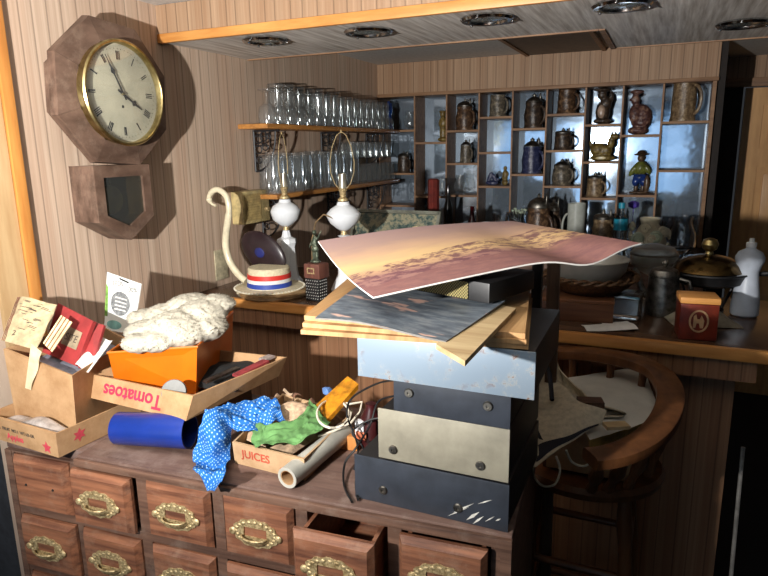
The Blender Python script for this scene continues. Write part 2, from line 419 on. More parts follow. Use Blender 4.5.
def display():
    t = thing('display_shelf', 'wall of staggered open cubbyholes with mirrored back above the rear counter', 'shelf', (-.7, DY, 1.06))
    for i, x in enumerate(COLX):
        w = .009 if i < 9 else .018
        MB().mm((x - w / 2, DY, 1.062), (x + w / 2, DY + .168, 1.899)).build('divider', SHELFW, t, True, False)
    for c in range(9):
        for z in SHZ[c]:
            MB().mm((COLX[c] + .005, DY + .001, z - .012), (COLX[c + 1] - (.005 if c < 8 else .01), DY + .168, z)).build('shelf_board', SHELFW, t, True, False)
    return t
display()
# ------------------------------------------------------------------ rear counter and the bar
o = MB().mm((WX + .002, 3.2, 0), (.19, DY + .168, 1.02)).build('rear_counter', DARKW, smooth=False); tag(o, 'dark rear counter under the wall of cubbyholes', 'counter')
MB().mm((WX + .002, 3.18, 1.021), (.19, DY + .168, 1.058), bev=.004).build('countertop', BARTOP, o)
BZ = 1.05; BY = 1.87
def bar():
    t = thing('bar_counter', 'long panelled bar with dark top and orange pine edge', 'bar', (-.6, BY, 0))
    MB().mm((WX + .002, BY + .02, BZ - .03), (.62, 2.52, BZ), bev=.002).build('bar_top', BARTOP, t, True)
    MB().mm((WX + .002, BY - .004, BZ - .034), (.62, BY + .019, BZ + .001), bev=.005).build('edge_trim', PINE, t, True)
    MB().mm((WX + .002, BY + .012, .955), (.26, BY + .03, BZ - .035)).build('apron', WALLB, t, True, False)
    MB().mm((WX + .002, BY + .085, 0), (.22, BY + .11, BZ - .031)).build('front_panel', WALLB, t, True, False)
    MB().mm((.195, BY + .111, 0), (.22, 2.5, BZ - .031)).build('end_panel', DARKW, t, True, False)
bar()
# ------------------------------------------------------------------ clock on the left wall
def clock():
    t = thing('wall_clock', 'old octagonal drop wall clock with brass bezel hanging on the left wall', 'clock', (WX, 1.497, 1.774))
    # local frame: +x out of the wall, y along the wall, z up
    R8 = .229; D = .11; a0 = PI / 8 - .075
    def oc(r, x, dy=0, dz=0, n=8): return [(x, r * math.cos(a0 + i * PI / 4) + dy, r * math.sin(a0 + i * PI / 4) + dz) for i in range(n)]
    MB().prism(oc(.18, .002), (.072, 0, 0)).build('case', CLOCKW, t, smooth=False)
    b = MB()
    for i in range(8):
        j = (i + 1) % 8
        o, q = oc(R8, .075), oc(.15, .075); o2, q2 = oc(R8 - .003, D - .008), oc(.155, D + .004)
        g = .0006
        def sh(p, other): return Vector(p) * (1 - g * 4) + Vector(other) * g * 4
        b.hexa([sh(o[i], o[j]), sh(o[j], o[i]), sh(q[j], q[i]), sh(q[i], q[j])], [sh(o2[i], o2[j]), sh(o2[j], o2[i]), sh(q2[j], q2[i]), sh(q2[i], q2[j])])
    b.build('octagon_frame', CLOCKW, t, smooth=False)
    MY = Matrix.Rotation(PI / 2, 4, 'Y')      # lathe axis -> +x
    MB().lathe([(.148, 0), (.159, 0), (.161, .006), (.157, .01), (.152, .016), (.151, .036), (.156, .04), (.157, .046), (.153, .051), (.148, .051), (.145, .046), (.146, .01)], (D - .014, 0, 0), 64, MY, close=True).build('bezel', BRASSY, t)
    MB().lathe([(0, 0), (.146, 0), (.146, .002), (0, .002)], (D + .012, 0, 0), 64, MY).build('dial', plain('aged clock dial', (214, 206, 178), .5, var=.12, scale=9), t, smooth=False)
    INK = plain('black dial ink', (22, 20, 18), .6)
    nb = MB(); XD = D + .0148
    def bar_(ang, r0, r1, w, off=0):
        c, s = math.sin(ang), math.cos(ang); u = Vector((0, c, s)); v = Vector((0, s, -c))
        p = [u * r0 + v * (off - w), u * r1 + v * (off - w), u * r1 + v * (off + w), u * r0 + v * (off + w)]
        nb.prism([(XD, q.y, q.z) for q in p], (.0005, 0, 0))
    nums = ['XII', 'I', 'II', 'III', 'IIII', 'V', 'VI', 'VII', 'VIII', 'IX', 'X', 'XI']
    for i, s in enumerate(nums):
        a = i * PI / 6; n = len(s)
        for k, ch in enumerate(s):
            off = (k - (n - 1) / 2) * .0055
            da = 0
            bar_(a, .099, .124, .0014 if ch == 'I' else .002, off if ch == 'I' else off)
            if ch in 'XV':
                u = Vector((0, math.sin(a), math.cos(a))); v = Vector((0, math.cos(a), -math.sin(a)))
                p0 = u * .099 + v * (off + .003); p1 = u * .124 + v * (off - .003); w = v * .0008
                nb.prism([(XD, q.y, q.z) for q in (p0 - w, p1 - w, p1 + w, p0 + w)], (.0005, 0, 0))
    for i in range(60): bar_(i * PI / 30, .129, .1325, .0005)
    nb.prism([(XD, .0045 * math.cos(q * PI / 6), -.038 + .0045 * math.sin(q * PI / 6)) for q in range(12)], (.0006, 0, 0))
    nb.build('numerals', INK, t, smooth=False)
    def hand(name, ang, L, w, x):
        u = Vector((0, math.sin(ang), math.cos(ang))); v = Vector((0, math.cos(ang), -math.sin(ang)))
        pr = [(-.02, w * .5), (0, w * .6), (L * .5, w * .5), (L * .58, w * 1.7), (L * .68, w * .6), (L, w * .15)]
        pts = [u * r + v * q for r, q in pr] + [u * r - v * q for r, q in reversed(pr)]
        MB().prism([(x, p.y, p.z) for p in pts], (.001, 0, 0)).build(name, INK, t, smooth=False)
    hand('minute_hand', math.radians(-27), .122, .005, D + .022)
    hand('hour_hand', math.radians(122), .085, .0062, D + .019)
    MB().cyl((D + .015, 0, 0), (D + .025, 0, 0), .004).build('hand_hub', BRASSY, t)
    MB().lathe([(0, .046), (.06, .044), (.14, .038), (.14, .04), (.06, .046), (0, .048)], (D - .014, 0, 0), 48, MY).build('glass_cover', thinglass('clock glass', film=.03), t)
    # lower box with the pointed bottom and pendulum window
    Y0, Y1, ZT, ZM, ZB = -.12, .105, -.214, -.384, -.452
    pent = [(0, Y0, ZT), (0, Y1, ZT), (0, Y1, ZM), (0, 0.0, ZB), (0, Y0, ZM)]
    out = [(.002,) + p[1:] for p in pent]
    inn = [(.002, Y0 + .014, ZT - .01), (.002, Y1 - .014, ZT - .01), (.002, Y1 - .014, ZM + .006), (.002, 0, ZB + .018), (.002, Y0 + .014, ZM + .006)]
    MB().ring(out, inn, (.085, 0, 0)).build('pendulum_box', CLOCKW, t, smooth=False)
    o2 = [(.087,) + p[1:] for p in pent]; i2 = [(.087, Y0 + .034, ZT - .036), (.087, Y1 - .034, ZT - .036), (.087, Y1 - .034, ZM + .018), (.087, 0, ZB + .045), (.087, Y0 + .034, ZM + .018)]
    MB().ring(o2, i2, (.018, 0, 0)).build('pendulum_door', CLOCKW, t, smooth=False)
    i3 = [(.096, p[1] * 1.04, p[2]) for p in i2]
    MB().prism(i3, (.001, 0, 0)).build('door_glass', thinglass('dim door glass', (.6, .6, .48), .03), t, smooth=False)
    MB().prism([(.004,) + p[1:] for p in inn], (.004, 0, 0)).build('back_board', plain('dark inside', (60, 52, 36), .8), t, smooth=False)
    MB().lathe([(0, 0), (.044, 0), (.046, .004), (.044, .008), (0, .01)], (.03, 0.0, -.325), 32, MY).cyl((.034, 0, -.28), (.034, 0, -.216), .002).build('pendulum', plain('painted pendulum disc', (150, 140, 96), .4), t)
    MB().mm((.1, -.04, -.206), (.104, .04, -.2)).build('name_strip', CLOCKW, t)
clock()

# ------------------------------------------------------------------ wall shelves with glassware
SX = WX + .15
def wall_shelf(z, y0, label, brk):
    t = thing('wall_shelf', label, 'shelf', (WX, y0, z))
    MB().mm((WX + .001, y0, z - .02), (SX, 3.632, z), bev=.003).build('board', wood('shelf plank', (196, 138, 72), (150, 98, 50), (30, 4, 30)), t, True)
    for y in brk:
        b = MB(); b.tube([(WX + .008, y, z - .022), (WX + .008, y, z - .2)], .005, 6); b.tube([(WX + .008, y, z - .026), (SX - .01, y, z - .026)], .005, 6)
        pts = [(WX + .01 + .11 * math.sin(a) , y, z - .2 + .17 * (1 - math.cos(a))) for a in [i * PI / 2 / 10 for i in range(11)]]
        b.tube(pts, .004, 6)
        for (dx, dz, r) in ((.03, .06, .02), (.028, .105, .018), (.06, .05, .02), (.03, .15, .014), (.085, .05, .01), (.065, .095, .014)):
            b.tube([(WX + dx + r * math.cos(a), y, z - dz + r * math.sin(a)) for a in [i * PI / 6 for i in range(12)]], .0028, 5, True)
        for k in range(4): b.box((WX + .03 + k * .02, y, z - .06 - .0 * k), (.003, .004, .07))
        for k in range(3): b.box((WX + .05, y, z - .05 - .04 * k), (.08 - .02 * k, .004, .003))
        b.build('bracket', IRON, t, True)
wall_shelf(1.706, 2.23, 'upper wooden shelf on the left wall carrying rows of glasses', (2.33, 2.92, 3.46))
wall_shelf(1.4105, 2.275, 'lower wooden shelf on the left wall carrying tall tumblers', (2.36, 2.97, 3.46))
def glass_prof(kind):
    if kind == 'tumbler':     # upside down: rim at z=0
        return [(.033, 0), (.034, .004), (.032, .06), (.03, .135), (.029, .14), (0, .14), (0, .128), (.026, .128), (.029, .06), (.031, .004)]
    if kind == 'goblet':      # upside down goblet: bowl below, foot above
        return [(.034, 0), (.037, .03), (.03, .062), (.012, .078), (.006, .086), (.006, .115), (.012, .12), (.033, .125), (.033, .129), (.004, .13), (0, .13), (0, .075), (.01, .073), (.027, .058), (.034, .03), (.032, 0)]
    if kind == 'faceted':
        return [(.031, 0), (.033, .02), (.03, .095), (.027, .1), (0, .1), (0, .088), (.025, .086), (.03, .02), (.029, 0)]
    if kind == 'small':
        return [(.024, 0), (.026, .04), (.022, .075), (0, .078), (0, .068), (.019, .066), (.023, .04), (.022, 0)]
    if kind == 'upright':
        return [(0, 0), (.026, 0), (.03, .1), (.028, .1), (.024, .008), (0, .008)]
protos = {}
def glass(kind, x, y, z, label, cat, group, s=1.0, tint=None):
    nm = {'tumbler': 'tumbler', 'goblet': 'goblet', 'faceted': 'drinking_glass', 'small': 'shot_glass', 'upright': 'drinking_glass'}[kind]
    if kind not in protos:
        o = MB().lathe(glass_prof(kind), seg=14 if kind == 'faceted' else 18, close=True).build(nm, GLASS, sharp=25 if kind == 'faceted' else 40)
        protos[kind] = o; first = True
    else:
        o = protos[kind].copy(); col.objects.link(o)
    o.location = (x, y, z); s *= 1.1; o.scale = (s, s, s * random.uniform(.97, 1.03)); tag(o, label, cat, group); return o
# upper shelf
z = 1.7065
for k in range(5): glass('goblet', WX + .105, 2.3 + k * .084, z, 'clear stemmed goblet upside down at the near end of the upper wall shelf', 'glass', 'goblets on the upper wall shelf')
for k in range(11): glass('tumbler', WX + .108, 2.72 + k * .077, z, 'clear tall tumbler upside down midway along the upper wall shelf', 'glass', 'tumblers on the upper wall shelf')
for k in range(7): glass('tumbler', WX + .04, 2.47 + k * .09, z, 'clear taller glass in the rear row of the upper wall shelf', 'glass', 'rear glasses on the upper wall shelf', 1.15)
for k in range(6): glass('upright', WX + .04, 3.11 + k * .083, z, 'clear straight glass in the far rear of the upper wall shelf', 'glass', 'far rear glasses on the upper shelf', 1.1)
def lathe_thing(name, label, cat, prof, mt, loc, seg=24, group=None, fn=None):
    o = MB().lathe(prof, seg=seg, fn=fn).build(name, mt); o.location = loc; return tag(o, label, cat, group)
BLUEG = plain('cobalt blue glass', (26, 70, 150), .12, var=.5, scale=30)
o = MB().ell((0, 0, .02), (.024, .02, .02)).ell((0, 0, .06), (.018, .016, .05)).ell((0, .004, .115), (.022, .017, .035)).ell((0, 0, .15), (.011, .011, .017)).ell((.008, .018, .12), (.007, .008, .04)).ell((.004, -.018, .13), (.007, .007, .035))
rm = o.build('figurine', BLUEG); rm.modifiers.new('r', 'REMESH').voxel_size = .0035; rm.modifiers['r'].use_smooth_shade = True
rm.location = (WX + .08, 3.2, z); tag(rm, 'cobalt blue glass figurine on the upper wall shelf', 'figurine')
rm.location = (WX + .11, 3.57, z); 
AMB = plain('brown bottle glass', (60, 34, 22), .1)
bt = [(0, 0), (.02, 0), (.022, .01), (.022, .07), (.009, .1), (.008, .13), (.01, .135), (0, .135)]
lathe_thing('bottle', 'small dark brown bottle behind the blue figurine on the wall shelf', 'bottle', bt, AMB, (WX + .05, 3.6, z))
for k, yy in enumerate((2.98, 3.04, 3.1)): glass('goblet', WX + .11, yy * 1.115 + .1, z, 'clear stemmed glass at the far end of the upper wall shelf', 'glass', 'stemmed glasses at the far end', .85)
o = lathe_thing('decanter', 'tapered clear decanter at the far end of the upper wall shelf', 'decanter', [(0, 0), (.034, 0), (.036, .02), (.02, .09), (.012, .12), (.014, .135), (.009, .136), (.007, .12), (.016, .09), (.03, .022), (0, .006)], GLASS, (WX + .05, 3.66 - .05, z))
# lower shelf
z = 1.411
for k in range(10): glass('tumbler', WX + .105, 2.33 + k * .082, z, 'clear tall tumbler upside down on the near half of the lower wall shelf', 'glass', 'tumblers on the lower wall shelf', 1.16)
for k in range(9): glass('tumbler', WX + .04, 2.37 + k * .087, z, 'clear tall tumbler in the rear row of the lower wall shelf', 'glass', 'rear tumblers on the lower wall shelf', 1.05)
for k in range(7): glass('faceted', WX + .1, 3.19 + k * .066, z, 'short clear glass upside down on the far half of the lower wall shelf', 'glass', 'short glasses on the lower wall shelf', .95)
o = MB().mm((WX + .002, 3.03, 1.545), (SX - .012, 3.625, 1.55)).build('glass_shelf', GLASS, smooth=False); tag(o, 'thin clear glass shelf between the two wooden wall shelves', 'shelf')
o2 = MB()
for yy in (3.05, 3.6): o2.mm((WX + .003, yy - .004, 1.411), (WX + .012, yy + .004, 1.5445))
o2.build('support', CHROME, o)
for k in range(7): glass('small', WX + .095, 3.09 + k * .08, 1.5505, 'little clear glass upside down on the thin glass shelf', 'glass', 'little glasses on the glass shelf')
for k in range(6): glass('small', WX + .035, 3.1 + k * .085, 1.5505, 'little clear glass in the rear row of the thin glass shelf', 'glass', 'rear little glasses on the glass shelf')

# ------------------------------------------------------------------ steins and figurines in the cubbyholes
def mottled(name, cols, scale=55, rough=.35, metal_=0):
    m, nt, b = newmat(name); b.inputs['Roughness'].default_value = rough; b.inputs['Metallic'].default_value = metal_
    n = noise_(nt, mapping(nt, (1, 1, 1)), scale, 4, .7); k = len(cols)
    nt.links.new(ramp(nt, n, [(.3 + .42 * i / (k - 1), c) for i, c in enumerate(cols)]), b.inputs['Base Color'])
    bump(nt, b, n, .6, .004); return m
ST = {'brown': mottled('brown glazed stoneware', [(26, 19, 15), (76, 54, 38), (146, 116, 86)]),
      'grey': mottled('grey stoneware relief', [(40, 38, 36), (92, 84, 72), (156, 144, 122)]),
      'navy': mottled('navy stoneware relief', [(18, 22, 44), (44, 50, 84), (110, 112, 130)]),
      'dark': mottled('dark bronze glaze', [(16, 13, 12), (56, 44, 36), (110, 90, 70)]),
      'beige': mottled('beige painted stoneware', [(58, 44, 32), (124, 102, 76), (176, 156, 122)]),
      'olive': mottled('olive brown glaze', [(50, 38, 18), (112, 92, 44), (160, 140, 84)])}
def stein(label, mk, c, shelf, h, r, lid='dome', px=None, belly=0, group=None, cat='stein', front=.07):
    """stein standing in cubby column c; shelf gives the index of the board beneath (-1: counter)"""
    h *= 1.1; r *= 1.1; front = .08
    z = SHZ[c][shelf] + .0005 if shelf >= 0 else 1.0585
    y = DY + front; x = X(px, y, z + h / 2) if px else (COLX[c] + COLX[c + 1]) / 2
    x = min(max(x, COLX[c] + .006 + r), COLX[c + 1] - .012 - r)
    t = thing('beer_stein', label, cat, (x, y, z)); mt = ST[mk]
    H = h * (.74 if lid else .97)
    pr = [(0, 0), (r * .98, 0), (r, H * .04), (r * .94, H * .1), (r * (.92 + belly), H * .25), (r * (.9 + belly), H * .5), (r * (.86 + belly * .6), H * .78), (r * .84, H * .88), (r * .88, H * .92), (r * .86, H), (r * .78, H), (r * .76, H * .9), (0, H * .88)]
    MB().lathe(pr, seg=28, fn=lambda a, zz: 1 + (.035 * math.sin(a * 6 + zz * 90) + .025 * math.sin(a * 11 - zz * 140) if .12 * H < zz < .8 * H else 0)).build('body', mt, t)
    hd = [(r * .8 + r * .62 * math.sin(q), 0, H * (.5 + .34 * math.cos(q))) for q in [PI * i / 10 for i in range(11)]]
    ang = -.5
    hd = [(p[0] * math.cos(ang) - p[1] * math.sin(ang), p[0] * math.sin(ang) + p[1] * math.cos(ang), p[2]) for p in hd]
    MB().tube(hd, r * .13, 8).build('handle', mt, t)
    if lid:
        q = H + .0008; hl = h - H
        prof = {'dome': [(0, q), (r * .86, q), (r * .88, q + hl * .12), (r * .7, q + hl * .45), (r * .3, q + hl * .66), (r * .1, q + hl * .72), (r * .12, q + hl * .85), (0, q + hl)],
                'cone': [(0, q), (r * .88, q), (r * .86, q + hl * .1), (r * .45, q + hl * .5), (r * .2, q + hl * .62), (r * .22, q + hl * .78), (0, q + hl)],
                'flat': [(0, q), (r * .88, q), (r * .9, q + hl * .2), (r * .74, q + hl * .4), (r * .2, q + hl * .5), (r * .16, q + hl * .8), (0, q + hl)]}[lid]
        L = MB().lathe(prof, seg=24).build('lid', PEWTER, t)
        MB().ell((r * .78 * math.cos(ang), r * .78 * math.sin(ang), q + hl * .55), (r * .1, r * .16, hl * .45), sub=2).build('thumb_lever', PEWTER, t)
    return t
stein('brown relief stein in the top cubby, third from the left', 'brown', 2, 0, .165, .05, 'dome', 465, .08)
stein('small grey stein with pointed lid in the middle cubby of the third column', 'grey', 2, 1, .125, .034, 'cone', 466)
stein('short squat pewter-topped mug in the small top cubby left of the tall dark stein', 'grey', 3, 0, .115, .047, None, 498)
stein('tall near-black figural stein in the top cubby of the fifth column', 'dark', 4, 0, .175, .05, 'cone', 534, .05)
stein('navy blue relief stein with pointed pewter lid', 'navy', 4, 1, .185, .053, 'cone', 532, .03)
stein('mottled lidless stein in the small top cubby of the sixth column', 'brown', 5, 0, .12, .05, None, 567)
stein('squat pewter-lidded stein in front of the bright mirror cubby', 'dark', 5, 1, .11, .046, 'flat', 563)
stein('bulbous grey brown stein with spiky lid, lowest of the sixth column', 'grey', 5, 2, .135, .048, 'cone', 562, .12)
stein('cylindrical beige stein with painted scene and lid', 'beige', 6, 2, .125, .044, 'flat', 595)
stein('large pale brown relief stein in the rightmost top cubby', 'beige', 8, 0, .2, .058, None, 684)
stein('small dark stein on the left end board of the cubbyholes', 'dark', 0, 1, .12, .04, 'dome', 404)
def blob(name, label, cat, parts, mt, loc, vox=.004, disp=.003, group=None, rz=0):
    """a modelled figure: a continuous body grown from overlapping volumes, coloured pieces as children"""
    b = MB()
    for p in parts: b.ell(p[0], p[1], p[2] if len(p) > 2 else None, 2)
    o = b.build(name, mt); m = o.modifiers.new('r', 'REMESH'); m.mode = 'VOXEL'; m.voxel_size = vox; m.use_smooth_shade = True
    if disp:
        tx = bpy.data.textures.new('d', 'CLOUDS'); tx.noise_scale = .018; d = o.modifiers.new('d', 'DISPLACE'); d.texture = tx; d.strength = disp; d.mid_level = .5; d.texture_coords = 'LOCAL'
    o.location = loc; o.rotation_euler = (0, 0, rz)
    if label and loc[1] > 3: o.scale = (1.1, 1.1, 1.1)
    if label: tag(o, label, cat, group)
    return o
def cub(c, shelf, px, h, y=.07):
    z = SHZ[c][shelf] + .0005 if shelf >= 0 else 1.0585
    yy = DY + y; return (X(px, yy, z + h / 2), yy, z)
def sub(name, parts, mt, par, vox=.004, disp=0):
    o = blob(name, None, None, parts, mt, (0, 0, 0), vox, disp); o.parent = par; return o
# col 1, top: greenish figure
f = blob('figurine', 'slim greenish figurine in the second column of cubbies', 'figurine', [((0, 0, .012), (.03, .026, .014)), ((0, 0, .05), (.02, .018, .045)), ((0, 0, .1), (.026, .02, .035)), ((0, -.004, .145), (.016, .016, .018)), ((0, 0, .16), (.024, .022, .007))], ST['olive'], cub(1, 0, 439, .17)); f.location.x = COLX[2] - .045
# col 3 low: blue ship and green figure
f = blob('figurine', 'blue ship figurine in the fourth column of cubbies', 'figurine', [((0, 0, .012), (.036, .018, .014)), ((-.012, 0, .045), (.012, .008, .03), (0, .4, 0)), ((.012, 0, .04), (.012, .007, .026), (0, -.4, 0)), ((.03, 0, .03), (.012, .008, .01))], ST['navy'], cub(3, 2, 492, .07), .003)
f = blob('figurine', 'small olive green figurine beside the blue ship', 'figurine', [((0, 0, .015), (.018, .016, .016)), ((0, 0, .05), (.016, .013, .035)), ((0, 0, .09), (.011, .011, .013)), ((.012, 0, .06), (.009, .008, .016))], ST['olive'], cub(3, 2, 505, .1), .003)
# col 6 top: figure in cap holding a pale mug
f = blob('figurine', 'dark figural stein shaped like a capped man, seventh column top', 'figurine', [((0, 0, .015), (.044, .036, .016)), ((0, 0, .06), (.036, .03, .055)), ((.012, .0, .1), (.03, .026, .035)), ((-.006, -.006, .14), (.024, .022, .025)), ((-.006, -.004, .163), (.042, .034, .01)), ((-.03, -.012, .165), (.02, .02, .007)), ((.036, 0, .13), (.012, .012, .03))], ST['dark'], cub(6, 0, 603, .17))
sub('apron', [((-.004, -.03, .06), (.02, .01, .035))], plain('pale glazed belly', (176, 150, 130), .3), f)
# col 6 middle: reclining olive animal
f = blob('figurine', 'olive coloured reclining animal figurine in the seventh column', 'figurine', [((0, 0, .015), (.066, .034, .016)), ((-.022, 0, .055), (.042, .026, .036)), ((.01, 0, .05), (.036, .024, .03)), ((.036, 0, .09), (.018, .018, .03)), ((.05, -.004, .118), (.024, .016, .013)), ((.038, 0, .13), (.006, .006, .016)), ((.056, 0, .13), (.005, .005, .013)), ((-.055, 0, .07), (.01, .01, .036), (0, -.3, 0))], ST['olive'], cub(6, 1, 603, .13))
sub('base_patch', [((-.004, -.033, .016), (.026, .004, .01))], plain('cream glaze patch', (220, 206, 160), .3), f, .003)
# col 7 top: big bird-like old figure with cap
f = blob('figurine', 'large brown figurine of a bent cloaked figure with cap, eighth column', 'figurine', [((0, 0, .02), (.048, .04, .022)), ((.01, 0, .08), (.05, .04, .065)), ((-.012, 0, .1), (.036, .034, .05)), ((-.02, -.006, .165), (.022, .022, .03)), ((-.014, -.004, .2), (.032, .024, .012)), ((-.036, -.014, .165), (.012, .012, .008)), ((-.018, -.028, .09), (.026, .018, .04))], mottled('plum brown glaze', [(38, 24, 26), (92, 62, 58), (160, 128, 104)]), cub(7, 0, 639, .2), .004, .006)
# col 7 low: man in green jacket and blue trousers
f = blob('figurine', 'painted figurine of a man in green jacket, blue breeches and hat', 'figurine', [((0, 0, .008), (.05, .036, .009)), ((-.016, 0, .03), (.01, .01, .03)), ((.016, 0, .03), (.01, .01, .03)), ((0, -.004, .175), (.018, .018, .02)), ((0, 0, .14), (.012, .012, .03)), ((.034, -.02, .05), (.014, .013, .045))], plain('painted skin and boots', (104, 82, 62), .35, var=.5, scale=60), cub(7, 1, 640, .2), .003, .002)
sub('jacket', [((0, 0, .125), (.034, .026, .038)), ((-.034, -.008, .115), (.013, .013, .034), (0, .5, 0)), ((.034, -.008, .12), (.013, .013, .03), (0, -.5, 0))], plain('olive green glaze', (110, 116, 50), .3, var=.4), f)
sub('breeches', [((0, 0, .08), (.034, .026, .024)), ((-.018, -.002, .06), (.018, .018, .024)), ((.018, -.002, .06), (.018, .018, .024))], plain('blue glaze', (34, 62, 136), .25, var=.4), f)
sub('hat', [((0, 0, .192), (.036, .03, .006)), ((0, 0, .2), (.02, .018, .014))], plain('brown hat glaze', (62, 44, 30), .35), f, .003)
# glassware standing in cubbies
CUTG = glassmat('cut crystal', (.93, .95, .97), .02)
def jug(label, loc, s=1, cat='jug', name='glass_jug', mt=None, handle=True):
    t = thing(name, label, cat, loc); mt = mt or GLASS
    MB().lathe([(0, 0), (.03, 0), (.04, .03), (.04, .06), (.026, .095), (.03, .115), (.027, .115), (.023, .095), (.036, .06), (.036, .03), (0, .006)], seg=20).build('body', mt, t)
    if handle: MB().tube([(.03 + .03 * math.sin(q), 0, .065 + .035 * math.cos(q)) for q in [PI * i / 9 for i in range(10)]], .004, 6).build('handle', mt, t)
    t.scale = (s, s, s); return t
jug('clear glass jug with handle in the lower cubby of the third column', cub(2, 2, 460, .11))
p = cub(1, 1, 438, .1); jug('clear glass jug near the left end of the cubbyholes', p, .9).location.x = COLX[2] - .045
p = cub(0, 0, 402, .1); jug('clear glass vase in the leftmost cubby', p, .95, 'vase', 'glass_vase', None, False).location.x = COLX[1] - .06
jug('cut glass jug in the bottom right cubby', (COLX[8] + .075, DY + .07, 1.0585), 1.2, mt=CUTG)
# ------------------------------------------------------------------ rear counter
RZ = 1.0585
def rp(px, y, z=1.2): return (X(px, y, z), y, RZ)
lathe_thing('candle', 'tall dark red fluted pillar candle on the rear counter', 'candle', [(0, 0), (.03, 0), (.03, .365), (.02, .372), (0, .37)], plain('dark red wax', (122, 44, 36), .4), rp(433.5, 3.3), fn=lambda a, z: 1 + .06 * math.sin(8 * a))
lathe_thing('bottle', 'slim near-black bottle directly right of the tall red candle', 'bottle', [(0, 0), (.024, 0), (.026, .2), (.01, .26), (.009, .33), (0, .33)], plain('black bottle glass', (20, 20, 18), .1), rp(448, 3.4))
lathe_thing('wine_bottle', 'small deep red bottle with dark neck behind the print', 'bottle', [(0, 0), (.032, 0), (.034, .12), (.012, .165), (.011, .22), (.014, .225), (0, .225)], plain('ruby glass', (72, 14, 22), .1), rp(472, 3.3))
def mug(name, label, mt, loc, r, h, cat='mug', hx=-1):
    t = thing(name, label, cat, loc)
    MB().lathe([(0, 0), (r, 0), (r * 1.02, .01), (r * .97, h * .5), (r, h), (r * .9, h), (r * .88, .012), (0, .01)], seg=28).build('body', mt, t)
    MB().tube([(hx * (r * .93 + r * .6 * math.sin(q)), 0, h * (.5 + .28 * math.cos(q))) for q in [PI * i / 10 for i in range(11)]], r * .12, 8).build('handle', mt, t)
    return t
GREYW = plain('pale grey glaze', (176, 180, 172), .25, var=.08)
mug('beer_mug', 'tall pale grey ceramic mug with handle beside the print corner', GREYW, rp(576, 3.34), .045, .25)
mug('mug', 'small white mug left of the deep red bottle', WHITEP, (X(461, 3.25, 1.2), 3.25, RZ), .029, .12)
lathe_thing('cup', 'short white cup right of the deep red bottle', 'cup', [(0, 0), (.034, 0), (.036, .14), (.033, .14), (.031, .012), (0, .01)], WHITEP, rp(487, 3.3))
jug('cut crystal pitcher in front of the fourth cubby column', (X(502, 3.4, 1.2), 3.4, RZ), 1.6, mt=CUTG)
jug('crystal vase holding pale green flowers', (X(519, 3.46, 1.2), 3.46, RZ), 1.55, 'vase', 'glass_vase', CUTG, False)
b = MB()
for k in range(14):
    a = k * 2.4; r = .012 + .002 * k
    b.tube([(0, 0, .03), (r * .3 * math.cos(a), r * .3 * math.sin(a), .12), (r * math.cos(a), r * math.sin(a), .18 + .004 * (k % 5))], .0012, 5)
    b.ell((r * math.cos(a), r * math.sin(a), .185 + .004 * (k % 5)), (.008, .008, .007), None, 1)
o = b.build('flower', plain('pale green petals', (186, 200, 176), .6)); o.location = (X(519, 3.46, 1.2), 3.46, RZ); tag(o, 'bunch of small pale green flowers in the crystal vase', 'flowers')
def stein_at(label, mk, loc, h, r, lid, belly=.05):
    t = stein(label, mk, 4, 1, h, r, lid, None, belly); t.location = loc; return t
stein_at('large brown stein on the rear counter below the navy stein', 'brown', (X(538, 3.36, 1.2), 3.36, RZ), .27, .06, 'dome')
stein_at('dark slender stein at the left of the pale grey mug', 'dark', (X(553, 3.5, 1.2), 3.5, RZ), .24, .036, 'cone')
stein_at('beige stein with wooden base right of the pale grey mug', 'beige', (X(603, 3.42, 1.2), 3.42, RZ), .2, .05, 'flat')
jug('wide cut glass vase at the right end of the rear counter', (X(682, 3.36, 1.2), 3.36, RZ), 1.7, 'vase', 'glass_vase', CUTG, False)
# cyan dish-soap style bottle
t = thing('plastic_bottle', 'clear bottle with bright cyan label and cap behind the print tip', 'bottle', (X(620.5, 3.27, 1.2), 3.27, RZ))
MB().lathe([(0, 0), (.03, 0), (.032, .01), (.032, .17), (.012, .22), (.012, .235), (0, .235)], seg=24).build('body', glassmat('bottle plastic', (.8, .9, .95), .15, 1.3), t)
CY_ = plain('bright cyan label', (40, 160, 190), .35, var=.2)
MB().lathe([(.0325, .13), (.0335, .13), (.0335, .185), (.0325, .185)], seg=24, close=True).build('label_wrap', CY_, t)
MB().lathe([(.013, .236), (.015, .236), (.015, .262), (0, .266), (0, .236)], seg=20).build('cap', CY_, t)
# ornate cream ceramic pitcher
t = thing('ornate_pitcher', 'cream ceramic pitcher covered in scrolls and applied flowers', 'pitcher', (X(650, 3.3, 1.2), 3.3, RZ))
b = MB(); b.lathe([(0, 0), (.06, 0), (.075, .03), (.08, .08), (.06, .13), (.04, .16), (.05, .19), (.045, .19), (.03, .16), (0, .15)], seg=28)
b.build('body', CREAM, t)
b = MB()
for k in range(11):
    a = -PI * .95 + k * .3; r = .088; z0 = .07 + .05 * math.sin(k * 1.9)
    c = Vector((r * math.cos(a), r * math.sin(a), z0 + .03))
    tx = Vector((-math.sin(a), math.cos(a), 0))
    b.tube([c + tx * (.022 * (1 - i / 16) * math.cos(i * .8)) + Vector((0, 0, .022 * (1 - i / 16) * math.sin(i * .8))) for i in range(15)], .008, 6)
b.build('scrollwork', CREAM, t)
b = MB()
for dx, dz in ((-.05, .1), (.03, .11)): b.lathe([(0, 0), (.026, 0), (.03, .006), (.02, .008), (.014, .004), (0, .006)], (dx, -.085, dz), 20, Matrix.Rotation(PI / 2, 4, 'X'))
b.build('rosette', plain('pale green glaze', (196, 208, 178), .25), t)
